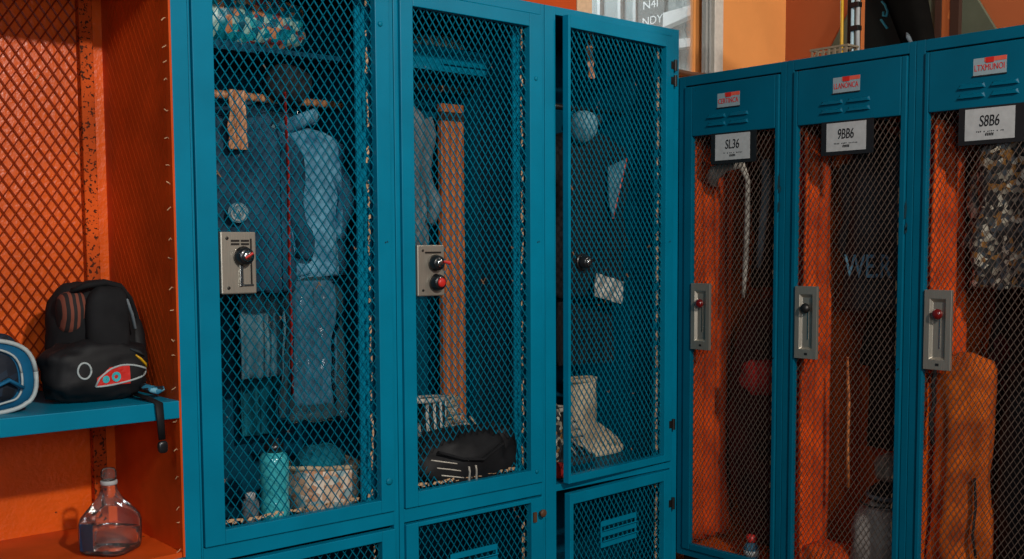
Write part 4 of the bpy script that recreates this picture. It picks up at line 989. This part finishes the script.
b = MB(); b.obox((x0+.003, y0-.020, TZ+.020), (.002, 0, 0), (0, .003, 0), (0, -.010, .012)); b.build('brace', M['crate'], cr, co_)
tb = MB(); pts = [(.475, 1.895), (-.455, 1.895), (-.02, 2.62), (.03, 2.62)]
tb.add([(WX-.022, y, z) for y, z in pts]+[(WX-.002, y, z) for y, z in pts], [(0,1,2,3), (7,6,5,4), (0,4,5,1), (1,5,6,2), (2,6,7,3), (3,7,4,0)])
o = tb.build('triangular_board', M['olive'], None, bevel=.002); tag(o, 'olive triangular board on the wall behind the narrow lockers', 'board')

# ------------------------------------------------------------------ camera
YAW, PIT, ROL, F, CY = 0.71502179, 0.07528907, 0.00517179, 1097.008, 329.1486
fw = Vector((math.sin(YAW)*math.cos(PIT), math.cos(YAW)*math.cos(PIT), -math.sin(PIT)))
rt = Vector((math.cos(YAW), -math.sin(YAW), 0)); dn = fw.cross(rt)
rt2 = rt*math.cos(ROL)+dn*math.sin(ROL); dn2 = -rt*math.sin(ROL)+dn*math.cos(ROL)
cam = bpy.data.cameras.new('camera'); co = bpy.data.objects.new('camera', cam); COL.objects.link(co)
mw = Matrix.Identity(4)
for i, a in enumerate((rt2, -dn2, -fw)):
    for k in range(3): mw[k][i] = a[k]
mw.translation = (-2.8416, -2.42, 1.2)
co.matrix_world = mw
cam.sensor_width = 36; cam.lens = F*36/1024; cam.shift_y = (CY-279.5)/1024; cam.clip_start = .05
SC.camera = co

# ------------------------------------------------------------------ light
def area(name, loc, target, size, power, col):
    l = bpy.data.lights.new(name, 'AREA'); l.shape = 'DISK'; l.size = size; l.energy = power; l.color = col
    o = bpy.data.objects.new(name, l); COL.objects.link(o); o.location = loc
    o.rotation_euler = (Vector(target)-Vector(loc)).to_track_quat('-Z', 'Y').to_euler(); return o
area('ceiling_lamp', (-1.9, -4.0, 2.95), (-.9, .2, 1.1), .16, 112, (1.0, .93, .84))
area('added_fill_light', (-3.3, -4.4, 1.75), (-1.0, .2, 1.2), 1.0, 30, (.93, .97, 1.0))  # unseen soft fill, added to brighten the locker contents
area('far_ceiling_lamp', (-3.9, -2.3, 2.65), (-1.2, 0, .9), .35, 11, (.85, .94, 1.0))
l_ = area('added_wall_lamp', (.9, -2.6, 2.9), (1.2, .6, 2.0), .3, 14, (1.0, .94, .86)); l_.data.spread = math.radians(100)  # unseen lamp, added to brighten the back wall above the lockers
area('daylight', (.9, 2.4, 3.4), (1.75, 1.4, 2.0), .8, 60, (.92, .97, 1.0))
w = bpy.data.worlds.new('world'); SC.world = w; w.use_nodes = True
bg = w.node_tree.nodes['Background']; bg.inputs[0].default_value = (.55, .68, .8, 1); bg.inputs[1].default_value = .07
vs = SC.view_settings; vs.view_transform = 'Standard'; vs.look = 'None'; vs.exposure = 0; vs.gamma = 1; vs.use_curve_mapping = False
